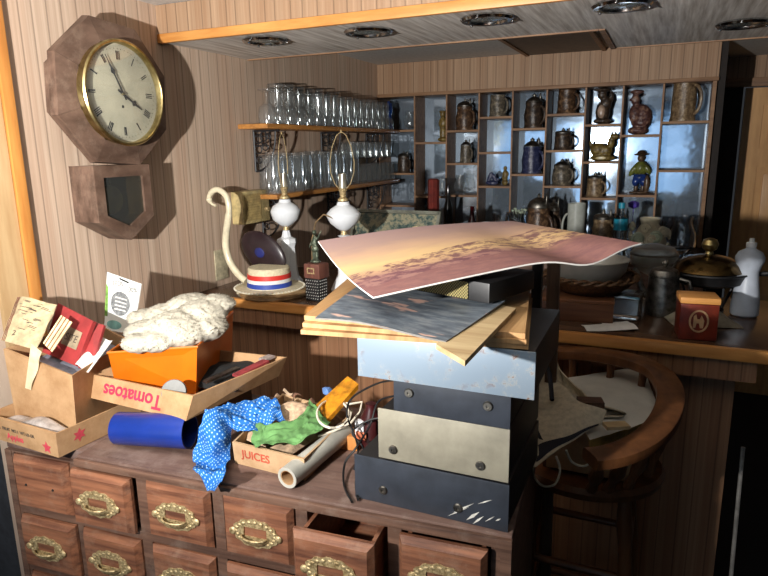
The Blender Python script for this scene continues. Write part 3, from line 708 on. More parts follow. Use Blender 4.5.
o = MB().lathe([(0, 0), (.02, .01), (.022, .03), (.008, .04), (0, .03)], fn=lambda a, z: 1 + .3 * math.sin(5 * a)).cyl((0, 0, -.001), (0, 0, -.245 + .03), .002).build('artificial_flower', plain('violet petals', (84, 66, 170), .6, var=.3))
o.location = (X(633, 3.46, 1.25), 3.46, RZ + .216); tag(o, 'violet artificial flower behind the cream pitcher', 'flower')

# ------------------------------------------------------------------ on the bar
Z = BZ + .0005
def lamp(px, y, label, wide, gx):
    zz = lambda py: aty(px, py, y).z
    x = X(px, y, 1.3); t = thing('table_lamp', label, 'lamp', (x, y, Z))
    g0, g1, g2 = 1.35 - Z, .066 if wide else .06, .0
    b = MB()
    if wide: b.lathe([(0, 0), (.055, 0), (.058, .012), (.05, .03), (.03, .07), (.024, .15), (.019, .2), (.014, .212), (.026, .222), (.012, .226), (0, .226)], seg=28)
    else: b.lathe([(0, 0), (.06, 0), (.062, .012), (.046, .03), (.04, .06), (.036, .16), (.042, .175), (.04, .19), (.02, .2), (.014, .225), (0, .226)], seg=8)
    b.build('base', MILK, t, sharp=25)
    MB().lathe([(0, .2265), (.013, .2265), (.011, .24), (0, .24)], seg=16).build('spacer', BRASS, t)
    MB().lathe([(0, .2405), (.012, .2405), (.028, .25), (.052, .27), (g1, .298), (g1, .306), (.05, .325), (.026, .34), (.022, .352), (0, .354)], seg=36).build('globe', MILK, t)
    MB().lathe([(0, .3545), (.02, .3545), (.02, .362), (.011, .37), (.013, .39), (.017, .395), (.012, .402), (0, .402)], seg=20).build('collar', BRASS, t)
    MB().lathe([(0, .4025), (.015, .4025), (.016, .42), (.015, .455), (.012, .457), (.012, .43), (0, .43)], seg=20).build('socket', plain('silvered socket', (190, 184, 164), .3, .6), t)
    c, s = math.cos(gx), math.sin(gx); hp = []
    for i in range(25):
        q = PI * i / 24; w = .044 * math.sin(q) ** .55 if 0 < i < 24 else .012
        w = w if i <= 12 else -w
    L = [(.014, .4), (.03, .42), (.044, .46), (.046, .5), (.036, .555), (.018, .597), (.006, .607)]
    pts = [(a * c, a * s, z) for a, z in L] + [(-a * c, -a * s, z) for a, z in reversed(L)]
    MB().tube(pts, .0016, 6).ell((0, 0, .612), (.004, .004, .007), None, 2).build('harp', BRASS, t)
    return t
lamp(344, 2.12, 'milk-glass globe table lamp with bare harp, the one beside the print corner', True, .35)
t = lamp(286, 2.17, 'milk-glass lamp with fluted column base behind the straw hat', False, 1.75)
# lamp cord
o = MB().tube([(-1.135, 2.06, 1.345 + .0), (-1.17, 2.05, 1.36), (-1.2, 2.04, 1.33), (-1.215, 2.03, 1.26), (-1.21, 2.02, 1.15), (-1.2, 2.0, Z + .004), (-1.15, 1.99, Z + .004)], .0028, 6).build('lamp_cord', plain('clear brown cord', (128, 104, 72), .4)); tag(o, 'thin brown cord looping down from the lamp by the print', 'cord')
# swan
def swan():
    p = at(240, 284, Z); x, y = -1.6, 1.965
    t = thing('swan_planter', 'cream swan-neck figure with dark oval body on the bar end', 'swan figure', (x, y, Z))
    Pp = lambda px, py: aty(px, py, y) - Vector((x, y, Z))
    neck = [Pp(246, 281), Pp(238, 274), Pp(230, 262), Pp(226, 248), Pp(226, 235), Pp(228, 220), Pp(229, 208), Pp(226, 196), Pp(219, 190), Pp(213, 191), Pp(209, 197), Pp(211, 203), Pp(216, 206)]
    def cr(P, n=5):
        out = []
        for i in range(len(P) - 1):
            a, b_, c, d = P[max(i - 1, 0)], P[i], P[i + 1], P[min(i + 2, len(P) - 1)]
            for k in range(n):
                u = k / n; out.append(.5 * (2 * b_ + (c - a) * u + (2 * a - 5 * b_ + 4 * c - d) * u * u + (3 * b_ - a - 3 * c + d) * u ** 3))
        return out + [P[-1]]
    pts = cr(neck); n = len(pts)
    rr = [.014 if i < n * .45 else .0115 if i < n * .78 else .0095 if i < n * .9 else .005 for i in range(n)]
    MB().tube(pts, rr, 12).ell(pts[-9], (.012, .012, .012)).lathe([(0, .0), (.032, 0), (.03, .01), (.018, .025), (0, .03)], (pts[0].x - .01, 0, 0)).build('neck', CREAM, t)
    c = Pp(256, 255)
    MB().ell(c + Vector((-.015, .07, -.0)), (.112, .018, .074), (0, .5, .0)).build('body', plain('plum black lacquer', (44, 30, 34), .3), t)
    MB().ell(c + Vector((-.02, .051, .0)), (.024, .002, .02), (0, .4, 0), 2).build('blue_emblem', plain('deep blue emblem', (34, 42, 110), .4), t)
swan()
t = thing('wall_intercom', 'old cream and gold radio intercom box on the left wall by the lower shelf', 'intercom', (WX, 2.25, 1.29))
MB().mm((WX + .001, 2.15, 1.292), (WX + .06, 2.345, 1.43), bev=.005).build('housing', plain('aged gold plastic', (206, 186, 132), .4), t, True)
b = MB()
for i in range(14): b.mm((WX + .06, 2.162 + i * .0085, 1.305), (WX + .063, 2.165 + i * .0085, 1.418))
for i in range(11): b.mm((WX + .06, 2.162, 1.307 + i * .0105), (WX + .0625, 2.276, 1.31 + i * .0105))
b.build('grille', plain('tan grille cloth', (176, 154, 102), .6), t, True)
for z in (1.4, 1.345): MB().cyl((WX + .06, 2.315, z), (WX + .078, 2.315, z), .01).build('dial_knob', BRASS, t, True)
o = MB().mm((WX + .001, 2.015, 1.075), (WX + .006, 2.095, 1.2), bev=.002).build('outlet_plate', plain('ivory plate', (206, 196, 164), .4)); tag(o, 'ivory electrical cover plate on the left wall behind the swan', 'wall plate')
# hat on a round board
hx, hy = X(272, 2.0, 1.08), 1.985
t = thing('wooden_tray', 'round wooden tray stack under the straw hat', 'tray', (hx + .02, hy, Z))
MB().lathe([(0, 0), (.128, 0), (.132, .006), (.13, .012), (.136, .014), (.136, .022), (.12, .025), (0, .022)], seg=48).build('tray', wood('tan tray wood', (170, 138, 96), (120, 90, 58), (12, 40, 12)), t)
t = thing('boater_hat', 'flat straw boater hat with red white and blue band on the bar', 'hat', (hx, hy, Z + .0255))
STRAW = plain('pale straw', (222, 210, 176), .7, var=.12, scale=90, bumps=.3)
b = MB().lathe([(.0, .0), (.135, .0), (.136, .004), (.087, .006), (.084, .012), (.08, .078), (.076, .083), (0, .085)], seg=64, fn=lambda a, z: 1 + (.006 * math.sin(48 * a) if z < .005 else 0))
b.build('hat_body', STRAW, t)
for i, (z0, z1, c, nme) in enumerate(((.009, .027, (44, 70, 160), 'blue_stripe'), (.0273, .041, (228, 228, 226), 'white_stripe'), (.0413, .059, (206, 52, 44), 'red_stripe'))):
    r = lambda z: .0855 - (z - .01) * .058
    MB().lathe([(r(z0) - .002, z0), (r(z0) + .0008, z0), (r(z1) + .0008, z1), (r(z1) - .002, z1)], seg=64, close=True).build(nme, plain(nme + ' ribbon', c, .5, var=.05), t)
b = MB()
for k in range(60): b.ell((.134 * math.cos(k * PI / 30), .134 * math.sin(k * PI / 30), .0045), (.0045, .0045, .004), None, 1)
b.build('brim_braid', plain('white braid', (236, 230, 208), .6), t)
# grater with small brown box and figure
gx, gy = X(316, 1.96, 1.08), 1.965
t = thing('box_grater', 'black perforated metal box grater at the bar edge beside the hat', 'grater', (gx, gy, Z), -.15)
MB().mm((-.032, -.026, 0), (.032, .026, .085), bev=.003).build('body', BLACKM, t)
b = MB()
for i in range(6):
    for j in range(7): b.ell((-.026 + i * .0104 + (.003 if j % 2 else 0), -.027, .01 + j * .0112), (.0032, .0022, .0018), (0, -.6, 0), 1)
for i in range(4):
    for j in range(7): b.ell((.033, -.018 + i * .0115, .01 + j * .0112), (.002, .003, .0018), (.5, 0, 0), 1)
b.build('grating_holes', plain('painted glint grey', (206, 206, 200), .3), t)  # plain light grey stands in for the sparkle on the punched metal
t = thing('wooden_box', 'small reddish wooden box with brass plate standing on the black grater', 'box', (gx + .003, gy, Z + .0855), -.15)
MB().mm((-.036, -.03, 0), (.036, .03, .054), bev=.003).build('body', wood('reddish box wood', (120, 78, 66), (80, 46, 40), (30, 30, 4)), t)
MB().ring([(-.02, -.0315, .018), (.014, -.0315, .018), (.014, -.0315, .04), (-.02, -.0315, .04)], [(-.016, -.0315, .022), (.01, -.0315, .022), (.01, -.0315, .036), (-.016, -.0315, .036)], (0, .0014, 0)).build('brass_frame', BRASS, t)
f = blob('statuette', 'dark green metal statuette of a standing figure on the reddish box', 'statuette', [((0, 0, .006), (.022, .018, .007)), ((-.005, 0, .03), (.007, .007, .03)), ((.007, 0, .03), (.007, .007, .03)), ((0, 0, .075), (.013, .01, .026)), ((0, 0, .112), (.008, .008, .01)), ((.018, 0, .1), (.004, .004, .026), (0, .5, 0)), ((-.017, 0, .07), (.004, .004, .02), (0, .4, 0)), ((.0, .0, .05), (.016, .01, .014))], mottled('verdigris metal', [(30, 34, 28), (78, 88, 72), (150, 156, 136)], 90, .4, .5), (gx, gy, Z + .14), .003, .003)
# glass cube, leaning framed picture
gp = aty(372, 236, 2.2)
o = MB().mm((-.027, -.027, 0), (.027, .027, .055), bev=.004).build('glass_cube', CUTG)
c = MB().mm((-.03, -.03, 0), (.03, .03, 0.15), bev=.002).build('plinth', DARKM); c.location = (X(372, 2.2, 1.25), 2.2, Z); tag(c, 'black plinth under the small glass cube', 'plinth')
o.location = (c.location.x, 2.2, Z + .1505); tag(o, 'small clear glass cube behind the print edge', 'glass cube')
t = thing('framed_picture', 'framed dark green picture leaning at the back of the bar', 'picture', (-1.08, 2.42, Z), -.05)
Mx = Matrix.Rotation(math.radians(-22), 4, 'X')
GREENP = mottled('dark foliage picture', [(24, 36, 34), (66, 84, 80), (142, 136, 112), (40, 50, 48)], 26, .2)
MB().box((0, 0, .15), (.39, .008, .28), M=Mx).build('panel', GREENP, t)
b = MB()
for c_, d in (((0, -.004, .006), (.42, .018, .014)), ((0, -.004, .294), (.42, .018, .014)), ((-.203, -.004, .15), (.014, .018, .3)), ((.203, -.004, .15), (.014, .018, .3))): b.box(c_, d, M=Mx)
b.build('frame', plain('silvered frame', (122, 124, 112), .4, .3), t, smooth=False)
o = MB().lathe([(0, 0), (.05, 0), (.055, .01), (.03, .03), (0, .035)], seg=24, fn=lambda a, z: 1 + .12 * math.sin(7 * a)).build('shell', plain('cream shell', (216, 196, 150), .3)); o.location = (X(420, 2.3, 1.28), 2.3, Z + .2); o.rotation_euler = (1.2, 0, .3)
tag(o, 'cream scalloped seashell in front of the framed picture', 'seashell')
c = MB().mm((-.05, -.04, 0), (.05, .04, .165), bev=.003).build('cardboard_carton', CARD); c.location = (o.location.x, 2.29, Z); tag(c, 'upright carton behind the print carrying the seashell', 'carton'); o.location.z = Z + .19

# right end of the bar
t = thing('squeeze_bottle', 'translucent white squeeze bottle with pull cap at the far right', 'bottle', (X(747, 2.27, 1.15), 2.27, Z))
MB().lathe([(0, 0), (.036, 0), (.042, .006), (.042, .03), (.04, .06), (.032, .12), (.03, .145), (.036, .165), (.042, .18), (.042, .192), (.034, .208), (.016, .218), (.013, .224), (0, .224)], seg=36).build('body', plain('milky plastic', (186, 194, 206), .35, var=.06), t)
MB().lathe([(0, .2245), (.015, .2245), (.015, .238), (.008, .241), (.007, .252), (0, .253)], seg=20).build('pull_cap', WHITEP, t)
TINM = plain('rust red tin', (124, 44, 26), .4, var=.3, scale=20)
t = thing('tea_tin', 'square rust-red tin with wooden lid and round cream emblem', 'tin', (X(696, 1.96, 1.1), 1.965, Z), .12)
MB().mm((-.05, -.045, 0), (.05, .045, .105), bev=.004).build('body', TINM, t)
MB().mm((-.052, -.047, .1055), (.052, .047, .124), bev=.004).build('lid', PINE, t)
EM = plain('cream paint', (196, 158, 116), .5)
b = MB(); n = 28
b.ring([(.026 * math.cos(i * 2 * PI / n), -.0462, .056 + .033 * math.sin(i * 2 * PI / n)) for i in range(n)], [(.021 * math.cos(i * 2 * PI / n), -.0462, .056 + .028 * math.sin(i * 2 * PI / n)) for i in range(n)], (0, .001, 0))
for q in ([(-.014, .036), (-.008, .036), (-.004, .06), (-.008, .076), (-.014, .07)], [(.004, .036), (.012, .036), (.014, .058), (.006, .074), (.0, .056)], [(-.008, .05), (.006, .05), (.004, .062), (-.006, .062)]):
    b.prism([(x, -.0462, z) for x, z in q], (0, .001, 0))
b.build('emblem', EM, t, smooth=False)
t = thing('coffee_pot', 'dull silver lidded coffee pot with handle on the bar', 'coffee pot', (X(663, 2.2, 1.12), 2.2, Z))
MB().lathe([(0, 0), (.052, 0), (.054, .01), (.052, .05), (.046, .11), (.044, .125), (.047, .128), (.046, .134), (0, .134)], seg=36).build('body', PEWTER, t)
MB().lathe([(0, .1345), (.046, .1345), (.04, .148), (.02, .156), (.006, .158), (.01, .17), (.006, .178), (0, .179)], seg=32).build('lid', PEWTER, t)
MB().tube([(.046, -.005, .12), (.075, -.012, .115), (.082, -.015, .08), (.07, -.01, .045), (.052, -.005, .03)], .007, 8).build('handle', PEWTER, t)
MB().tube([(-.045, .02, .05), (-.07, .03, .08), (-.08, .035, .12), (-.095, .04, .14)], [.014, .011, .008, .007], 10).build('spout', PEWTER, t)
t = thing('footed_bowl', 'hazy glass covered compote on a stem behind the coffee pot', 'glass bowl', (X(654, 2.43, 1.2), 2.43, Z))
HAZE = glassmat('hazy glass', (.82, .84, .8), .35, 1.35)
MB().lathe([(0, 0), (.05, 0), (.045, .012), (.014, .03), (.012, .08), (.05, .1), (.078, .125), (.082, .16), (.078, .165), (.074, .13), (.045, .108), (0, .1)], seg=36).build('bowl', HAZE, t)
MB().lathe([(0, .19), (.02, .189), (.06, .18), (.076, .1655), (.08, .1655), (.066, .186), (.02, .197), (0, .198)], seg=36).build('cover', HAZE, t)
t = thing('chafing_dish', 'round covered chafing dish with dark dome and brass knob', 'chafing dish', (X(708, 2.3, 1.2), 2.3, Z))
t.scale = (.93, .93, .93)
MB().lathe([(.06, .0), (.064, .0), (.064, .008), (.06, .008)], seg=32, close=True).build('foot_ring', BLACKM, t)
for k in range(3):
    a = k * 2.1 + .4; MB().tube([(.062 * math.cos(a), .062 * math.sin(a), .006), (.09 * math.cos(a), .09 * math.sin(a), .07), (.1 * math.cos(a), .1 * math.sin(a), .1)], .005, 8).build('leg', BLACKM, t)
MB().lathe([(0, .098), (.09, .098), (.118, .11), (.13, .14), (.136, .143), (.134, .148), (.118, .145), (.1, .115), (0, .11)], seg=40).build('pan', BLACKM, t)
MB().lathe([(0, .2), (.03, .198), (.07, .188), (.1, .17), (.115, .1485), (.118, .1485), (.104, .174), (.072, .193), (.03, .203), (0, .205)], seg=40).build('dome', metal('dark brass dome', (120, 96, 58), .2, (60, 48, 34), 12), t)
MB().lathe([(0, .2055), (.014, .2055), (.012, .215), (.024, .225), (.028, .24), (.022, .256), (.008, .262), (0, .262)], seg=24).build('knob', BRASSY, t)
MB().tube([(.13, 0, .14), (.17, -.01, .146), (.2, -.015, .15)], .008, 8).build('pan_handle', BLACKM, t)
def cloth(name, label, cat, c, sx, sy, h, mt, rz=0, seed=0, th=.002, group=None):
    def P(u, v):
        x, y = (u - .5) * sx, (v - .5) * sy
        n = noise.noise(Vector((x * 14 + seed, y * 14, seed))) * .5 + .5; e = max(0, 1 - (2 * abs(u - .5)) ** 3) * max(0, 1 - (2 * abs(v - .5)) ** 3)
        x2 = x * (1 + .15 * noise.noise(Vector((y * 9, seed, 1)))); y2 = y * (1 + .15 * noise.noise(Vector((x * 9, seed, 4))))
        return (x2 * math.cos(rz) - y2 * math.sin(rz), x2 * math.sin(rz) + y2 * math.cos(rz), th + h * n * e)
    o = MB().sheet(P, 26, 26, th).build(name, mt); o.location = c; return tag(o, label, cat, group)
cloth('dish_cloth', 'crumpled pale dish cloth between the red tin and chafing dish', 'cloth', (X(703, 2.15, 1.1), 2.13, Z), .2, .13, .06, plain('grey cream cloth', (160, 150, 130), .9), .3, 3)
# steel bowl on carved tray on wooden box
t = thing('cigar_box', 'flat brown wooden box under the steel bowl', 'box', (X(577, 2.08, 1.08), 2.09, Z), .1)
MB().mm((-.11, -.09, 0), (.11, .09, .06), bev=.002).build('body', wood('cigar box wood', (104, 66, 42), (70, 42, 28), (4, 30, 60)), t)
MB().mm((-.112, -.092, .0605), (.112, .092, .072), bev=.002).build('lid', wood('cigar box lid', (120, 78, 50), (80, 50, 34), (4, 30, 60)), t)
t = thing('wicker_basket', 'shallow oval wicker basket holding the steel bowl', 'basket', (X(590, 2.14, 1.15), 2.14, Z + .0725), .1)
WICK = plain('dark wicker', (110, 76, 44), .6, var=.5, scale=120, bumps=.5)
b = MB(); b.lathe([(0, 0), (.09, 0), (.12, .02), (.145, .05), (.14, .052), (.115, .026), (.088, .008), (0, .006)], seg=48, fn=lambda a, z: 1 + .012 * math.sin(40 * a + z * 300))
b.build('basket', WICK, t)
b = MB()
for ph in (0, PI): b.tube([((.145 + .007 * math.cos(i * PI / 4 + ph)) * math.cos(i * PI / 48), (.145 + .007 * math.cos(i * PI / 4 + ph)) * math.sin(i * PI / 48), .054 + .006 * math.sin(i * PI / 4 + ph)) for i in range(96)], .005, 6, True)
b.build('braided_rim', WICK, t)
t2 = lathe_thing('mixing_bowl', 'dull steel mixing bowl sitting in the wicker basket under the print', 'bowl', [(0, 0), (.06, 0), (.09, .02), (.122, .065), (.13, .1), (.134, .102), (.13, .104), (.124, .1), (.115, .066), (.085, .026), (0, .006)], metal('satin steel', (190, 190, 184), .45, (170, 170, 164), 12, .45), (t.location.x - .012, t.location.y, t.location.z + .0075), 48)
o = MB().sheet(lambda u, v: ((u - .5) * .15, (v - .5) * .1, .0016 + .008 * u * u + .004 * math.sin(v * 5)), 8, 8, .001).build('paper_sheet', WHITEPAPER); o.location = (X(608, 1.98, 1.05), 1.97, Z); o.rotation_euler = (0, 0, .35); tag(o, 'small white paper lying on the bar below the plastic tub', 'paper')
t = thing('plastic_tub', 'clear plastic tub with lid on the bar left of the coffee pot', 'tub', (X(623, 2.12, 1.1), 2.12, Z), -.1)
PL = glassmat('clear tub plastic', (.8, .82, .82), .12, 1.3)
MB().mm((-.055, -.05, 0), (.055, .05, .07), bev=.008).build('body', PL, t)
MB().mm((-.058, -.053, .0705), (.058, .053, .08), bev=.003).build('lid', PL, t)
o = MB().box((0, 0, 0), (.012, .006, .17), M=Matrix.Rotation(.12, 4, 'Y')).build('pale_strip', PALEPLY); 
bpy.data.objects.remove(o)
# ------------------------------------------------------------------ many-drawer cabinet
KO = Vector((-.206, .995, 0)); KR = math.radians(4.83)
KM = Matrix.Translation(KO) @ Matrix.Rotation(KR, 4, 'Z')
KW = 1.236; KD = .44; TZ = .92
cab = thing('drawer_cabinet', 'old dark wooden cabinet with rows of small brass-handled drawers', 'cabinet', KO, KR)
CX0 = [-1.205, -1.014, -.812, -.612, -.412, -.21]; DW = .168; ROWS = [.885, .722, .559, .396]; DH = .137
b = MB(); b.mm((-KW, .012, 0), (-KW + .02, KD, .892)).mm((-.022, .012, 0), (-.002, KD, .892)).mm((-KW + .02, KD - .012, 0), (-.022, KD, .892))
b.build('case', DARKW, cab, smooth=False)
b = MB()
zs = [.892] + [z for r in ROWS for z in (r + .004, r - DH - .004)]
b.mm((-KW + .02, .014, ROWS[0] + .003), (-.022, .034, .892))
for i, r in enumerate(ROWS): b.mm((-KW + .02, .014, (ROWS[i + 1] + .003) if i < 3 else 0), (-.022, .034, r - DH - .003))
for i in range(7):
    xa = -KW + .02 if i == 0 else CX0[i - 1] + DW + .003; xb = CX0[i] - .003 if i < 6 else -.022
    if xb > xa: b.mm((xa, .0145, ROWS[3] - DH - .01), (xb, .0335, .89))
b.build('front_rails', DARKW, cab, smooth=False)
XS = -.994
MB().mm((XS, .0, .893), (.0, KD + .005, TZ), bev=.003).build('top_board', TOPW, cab)
MB().mm((-KW - .002, .022, .893), (XS - .001, KD + .005, TZ - .001), bev=.002).build('top_board', TOPW, cab)
MB().mm((XS, -.012, .897), (.002, -.0005, TZ - .004), bev=.004).build('molding', DARKW, cab)
def handle(par, x, z, y):
    b = MB(); n = 48
    def rim(a, bb, sc_=0): return [(x + (a + sc_ * (1 if i % 4 < 2 else 0)) * math.cos(i * 2 * PI / n), y, z + (bb + sc_ * (1 if i % 4 < 2 else 0)) * math.sin(i * 2 * PI / n)) for i in range(n)]
    inner = []
    for i in range(n):
        c, s = math.cos(i * 2 * PI / n), math.sin(i * 2 * PI / n); k = min(.027 / max(abs(c), 1e-6), .011 / max(abs(s), 1e-6))
        inner.append((x + k * c, y, z + .002 + k * s))
    b.ring(rim(.053, .031, .0025), inner, (0, -.003, 0))
    for i in range(20):
        a = i * 2 * PI / 20; b.ell((x + .046 * math.cos(a), y - .0035, z + .0255 * math.sin(a)), (.0055, .002, .004), None, 1)
    for sx in (-1, 1): b.ell((x + sx * .054, y - .003, z - .002), (.009, .004, .009), None, 2)
    # cup pull
    N_, K_ = 12, 6; G = []
    for i in range(N_ + 1):
        t_ = PI * i / N_; row = []
        for k in range(K_ + 1):
            q = PI / 2 * k / K_
            row.append(b.bm.verts.new((x + .034 * math.cos(t_) * (1 - .15 * math.sin(q)), y - .003 - .02 * math.sin(q) * (.3 + .7 * math.sin(t_)), z - .008 - .018 * math.sin(t_) * math.cos(q) + .004 * math.sin(q))))
        G.append(row)
    for i in range(N_):
        for k in range(K_): b.bm.faces.new((G[i][k], G[i + 1][k], G[i + 1][k + 1], G[i][k + 1]))
    b.tube([(x + .034 * .85 * math.cos(PI * i / 12), y - .003 - .02 * (.3 + .7 * math.sin(PI * i / 12)), z - .004) for i in range(13)], .0022, 6)
    b.build('handle', BRASS, par)
def drawer(c, r, pull=0, hd=True, tilt=0):
    x0 = CX0[c]; z1 = ROWS[r]; y = .004 - pull
    b = MB(); b.mm((x0 + .01, y, z1 - DH + .01), (x0 + DW - .01, y + .012, z1 - .01))
    # raised face with a sloping border
    f0, f1 = y - .006, y
    b.hexa([(x0 + .01, f0, z1 - DH + .01), (x0 + DW - .01, f0, z1 - DH + .01), (x0 + DW - .01, f0, z1 - .01), (x0 + .01, f0, z1 - .01)],
           [(x0, f1 + .008, z1 - DH), (x0 + DW, f1 + .008, z1 - DH), (x0 + DW, f1 + .008, z1), (x0, f1 + .008, z1)])
    b.mm((x0, y + .008, z1 - DH), (x0 + DW, y + .016, z1))
    L = .24
    b.mm((x0 + .008, y + .016, z1 - DH + .012), (x0 + .016, y + L, z1 - .014)).mm((x0 + DW - .016, y + .016, z1 - DH + .012), (x0 + DW - .008, y + L, z1 - .014))
    b.mm((x0 + .016, y + .016, z1 - DH + .012), (x0 + DW - .016, y + L, z1 - DH + .018)).mm((x0 + .016, y + L - .008, z1 - DH + .018), (x0 + DW - .016, y + L, z1 - .014))
    o = b.build('drawer', DRAWW, cab, smooth=False)
    xc, zc = x0 + DW / 2, z1 - DH / 2
    if hd: handle(o, xc, zc, f0 - .0004)
    else:
        s = MB()
        for sx in (-1, 1): s.cyl((xc + sx * .042, f0 - .0004, zc), (xc + sx * .042, f0 - .003, zc), .0035, .002, 8)
        s.build('screw', DARKM, o)
    return o
for r in range(4):
    for c in range(6):
        pull = {(1, 0): .014, (4, 0): .065, (5, 0): .02, (0, 1): .004, (3, 1): .006, (5, 1): .004}.get((c, r), 0)
        drawer(c, r, pull, not (r == 0 and c == 0))
def K(x, y, z=0): return KM @ Vector((x, y, z))

# ------------------------------------------------------------------ stack of metal equipment boxes
def ebox(label, x0, x1, z0, z1, y, mt, side, screws, tilt=0, D=.3, rust=False):
    t = thing('equipment_box', label, 'metal box', ((x0 + x1) / 2, y, z0), tilt); w = x1 - x0; h = z1 - z0
    MB().mm((-w / 2 + .004, .004, 0), (w / 2 - .004, D, h - .003), bev=.002).build('housing', side, t)
    MB().mm((-w / 2, 0, 0), (w / 2, .0035, h), bev=.0012).build('faceplate', mt, t)
    for sx, sz in screws:
        k = MB().lathe([(.0035, 0), (.009, 0), (.009, .002), (.0075, .004), (.003, .004)], (sx, -.0002, sz), 20, Matrix.Rotation(PI / 2, 4, 'X'), close=True)
        k.lathe([(0, .0), (.0042, 0), (.0042, .0015), (0, .002)], (sx, -.0002, sz), 12, Matrix.Rotation(PI / 2, 4, 'X')); k.build('screw', PEWTER, t)
    return t
BS = plain('black box side', (34, 33, 34), .5, var=.3)
eb1 = ebox('widest dark navy metal box at the bottom of the equipment stack', -.522, -.215, TZ + .0005, 1.0145, 1.0, NAVY, BS, [(-.092, .03), (.06, .028)])
s = MB()
for x, z, L, w, a in ((.11, .052, .03, .0012, .5), (.07, .03, .05, .0018, .62), (.088, .018, .034, .003, .75), (.098, .012, .03, .002, .8), (.12, .02, .022, .001, .7), (.06, .02, .05, .001, .6), (.135, .022, .012, .0016, .6)):
    u = Vector((math.cos(a), 0, math.sin(a))); v = Vector((-math.sin(a), 0, math.cos(a))); c = Vector((x, -.0003, z))
    s.prism([c - u * L / 2, c + v * w, c + u * L / 2, c - v * w], (0, .0004, 0))
s.build('scratches', plain('bare scratched metal', (226, 224, 214), .5), eb1, smooth=False)
ebox('beige brushed metal box, third from the top of the stack', -.469, -.217, 1.0185, 1.12, 1.0, BEIGE, BS, [(-.095, .022), (.075, .024)], 0)
ebox('dark slate metal box directly under the pale blue one', -.436, -.217, 1.1205, 1.194, 1.0, NAVY, BS, [(-.078, .04), (.07, .038)])
for sx in (-.5,): pass
BLUEP, nt, b_ = newmat('pale blue enamel with rust')
nn = noise_(nt, mapping(nt, (1, 1, 1)), 38, 8, .75); n2 = noise_(nt, mapping(nt, (1, 1, 1)), 6, 3)
cc = ramp(nt, nn, [(.5, (128, 143, 157)), (.56, (150, 156, 158)), (.6, (126, 92, 76)), (.68, (96, 70, 60))])
cc = mixc(nt, ramp(nt, n2, [(.44, (0, 0, 0)), (.5, (255, 255, 255))]), (125, 141, 156), cc)
nt.links.new(cc, b_.inputs['Base Color']); b_.inputs['Roughness'].default_value = .45; b_.inputs['Metallic'].default_value = .15
b4t = ebox('pale blue-grey rust-flecked metal box on top of the stack', -.49, -.172, 1.1945, 1.2765, .965, BLUEP, BS, [], .015)
# tall black case behind the stack
xa, xb = X(530, 1.47, 1.2), X(540, 1.47, 1.2)
t = thing('black_post', 'tall narrow black post standing on the floor right behind the stack', 'post', ((xa + xb) / 2, 1.49, 0))
MB().mm((xa, 1.47, 0), (xb, 1.495, 1.345), bev=.003).build('post', BLACKM, t, True)
MB().mm((xa - .05, 1.455, 0), (xb + .05, 1.535, .03), bev=.004).build('foot', BLACKM, t, True)
for z in (.5, 1.1): MB().mm((xa + .006, 1.4665, z), (xb - .006, 1.4695, z + .02)).build('bracket', CHROME, t, True)
p0, p1 = X(546, 1.56, .5), X(546, 1.6, 1.25)
o = MB().hexa([(p0, 1.54, 0), (p0 + .022, 1.54, 0), (p0 + .022, 1.565, 0), (p0, 1.565, 0)], [(p1, 1.6, 1.31), (p1 + .032, 1.6, 1.31), (p1 + .03, 1.625, 1.33), (p1 - .002, 1.625, 1.33)]).build('leaning_board', wood('weathered brown board', (104, 82, 66), (60, 46, 38), (30, 30, 3)), smooth=False)
tag(o, 'weathered brown board standing just right of the black post', 'board')

# ------------------------------------------------------------------ boards and pictures on the stack
BT = 1.2775
def slab(name, label, cat, pts, z, th, mt, edge=None):
    o = MB().prism([(p[0], p[1], z) for p in pts], (0, 0, th)).build(name, mt, smooth=False, edge=edge); return tag(o, label, cat)
P1 = [at(303, 333, BT)[:2], at(531, 352, BT)[:2], (-.205, 1.3), at(372, 283, BT)[:2]]
slab('plywood_board', 'lowest tan plywood board on the pale blue box', 'board', [(-.578, .915), (-.186, .975), (-.243, 1.3), (-.665, 1.36)], BT, .008, PLY)
slab('plywood_board', 'middle tan plywood board, slightly turned, under the dark picture', 'board', [(-.583, .93), (-.189, .972), (-.247, 1.305), (-.672, 1.375)], BT + .0085, .008, PLY)
slab('plywood_board', 'uppermost tan plywood board sticking out left under the dark picture', 'board', [(-.588, .945), (-.192, .976), (-.249, 1.3), (-.69, 1.37)], BT + .017, .009, PLY)
Z3 = BT + .0265
sp = [at(440, 345, Z3), at(465, 363, Z3), at(524, 309, Z3), at(492, 303, Z3)]
slab('splintered_board', 'pale splintered strip of board pointing forward over the blue box', 'board', [tuple(p)[:2] for p in (at(436, 344, Z3 + .008), at(465, 361, Z3 + .008), at(516, 308, Z3 + .008), at(490, 303, Z3 + .008))], Z3, .008, PALEPLY)
SEA, nt, b_ = newmat('dark seascape painting')
tc = N(nt, 'ShaderNodeTexCoord'); mp = N(nt, 'ShaderNodeMapping'); mp.inputs['Scale'].default_value = (3, 9, 1); nt.links.new(tc.outputs['UV'], mp.inputs[0])
n1 = noise_(nt, mp.outputs[0], 1.6, 7, .65)
c1 = ramp(nt, n1, [(.3, (52, 58, 68)), (.5, (92, 102, 112)), (.62, (122, 128, 132)), (.8, (70, 66, 66))])
mp2 = N(nt, 'ShaderNodeMapping'); mp2.inputs['Scale'].default_value = (2, 5, 1); mp2.inputs['Location'].default_value = (3.3, 1.7, 0); nt.links.new(tc.outputs['UV'], mp2.inputs[0])
n2 = noise_(nt, mp2.outputs[0], 1.3, 3, .5)
nt.links.new(mixc(nt, ramp(nt, n2, [(.62, (0, 0, 0)), (.65, (255, 255, 255))]), c1, (196, 160, 146)), b_.inputs['Base Color']); b_.inputs['Roughness'].default_value = .5
Z4 = Z3 + .0085
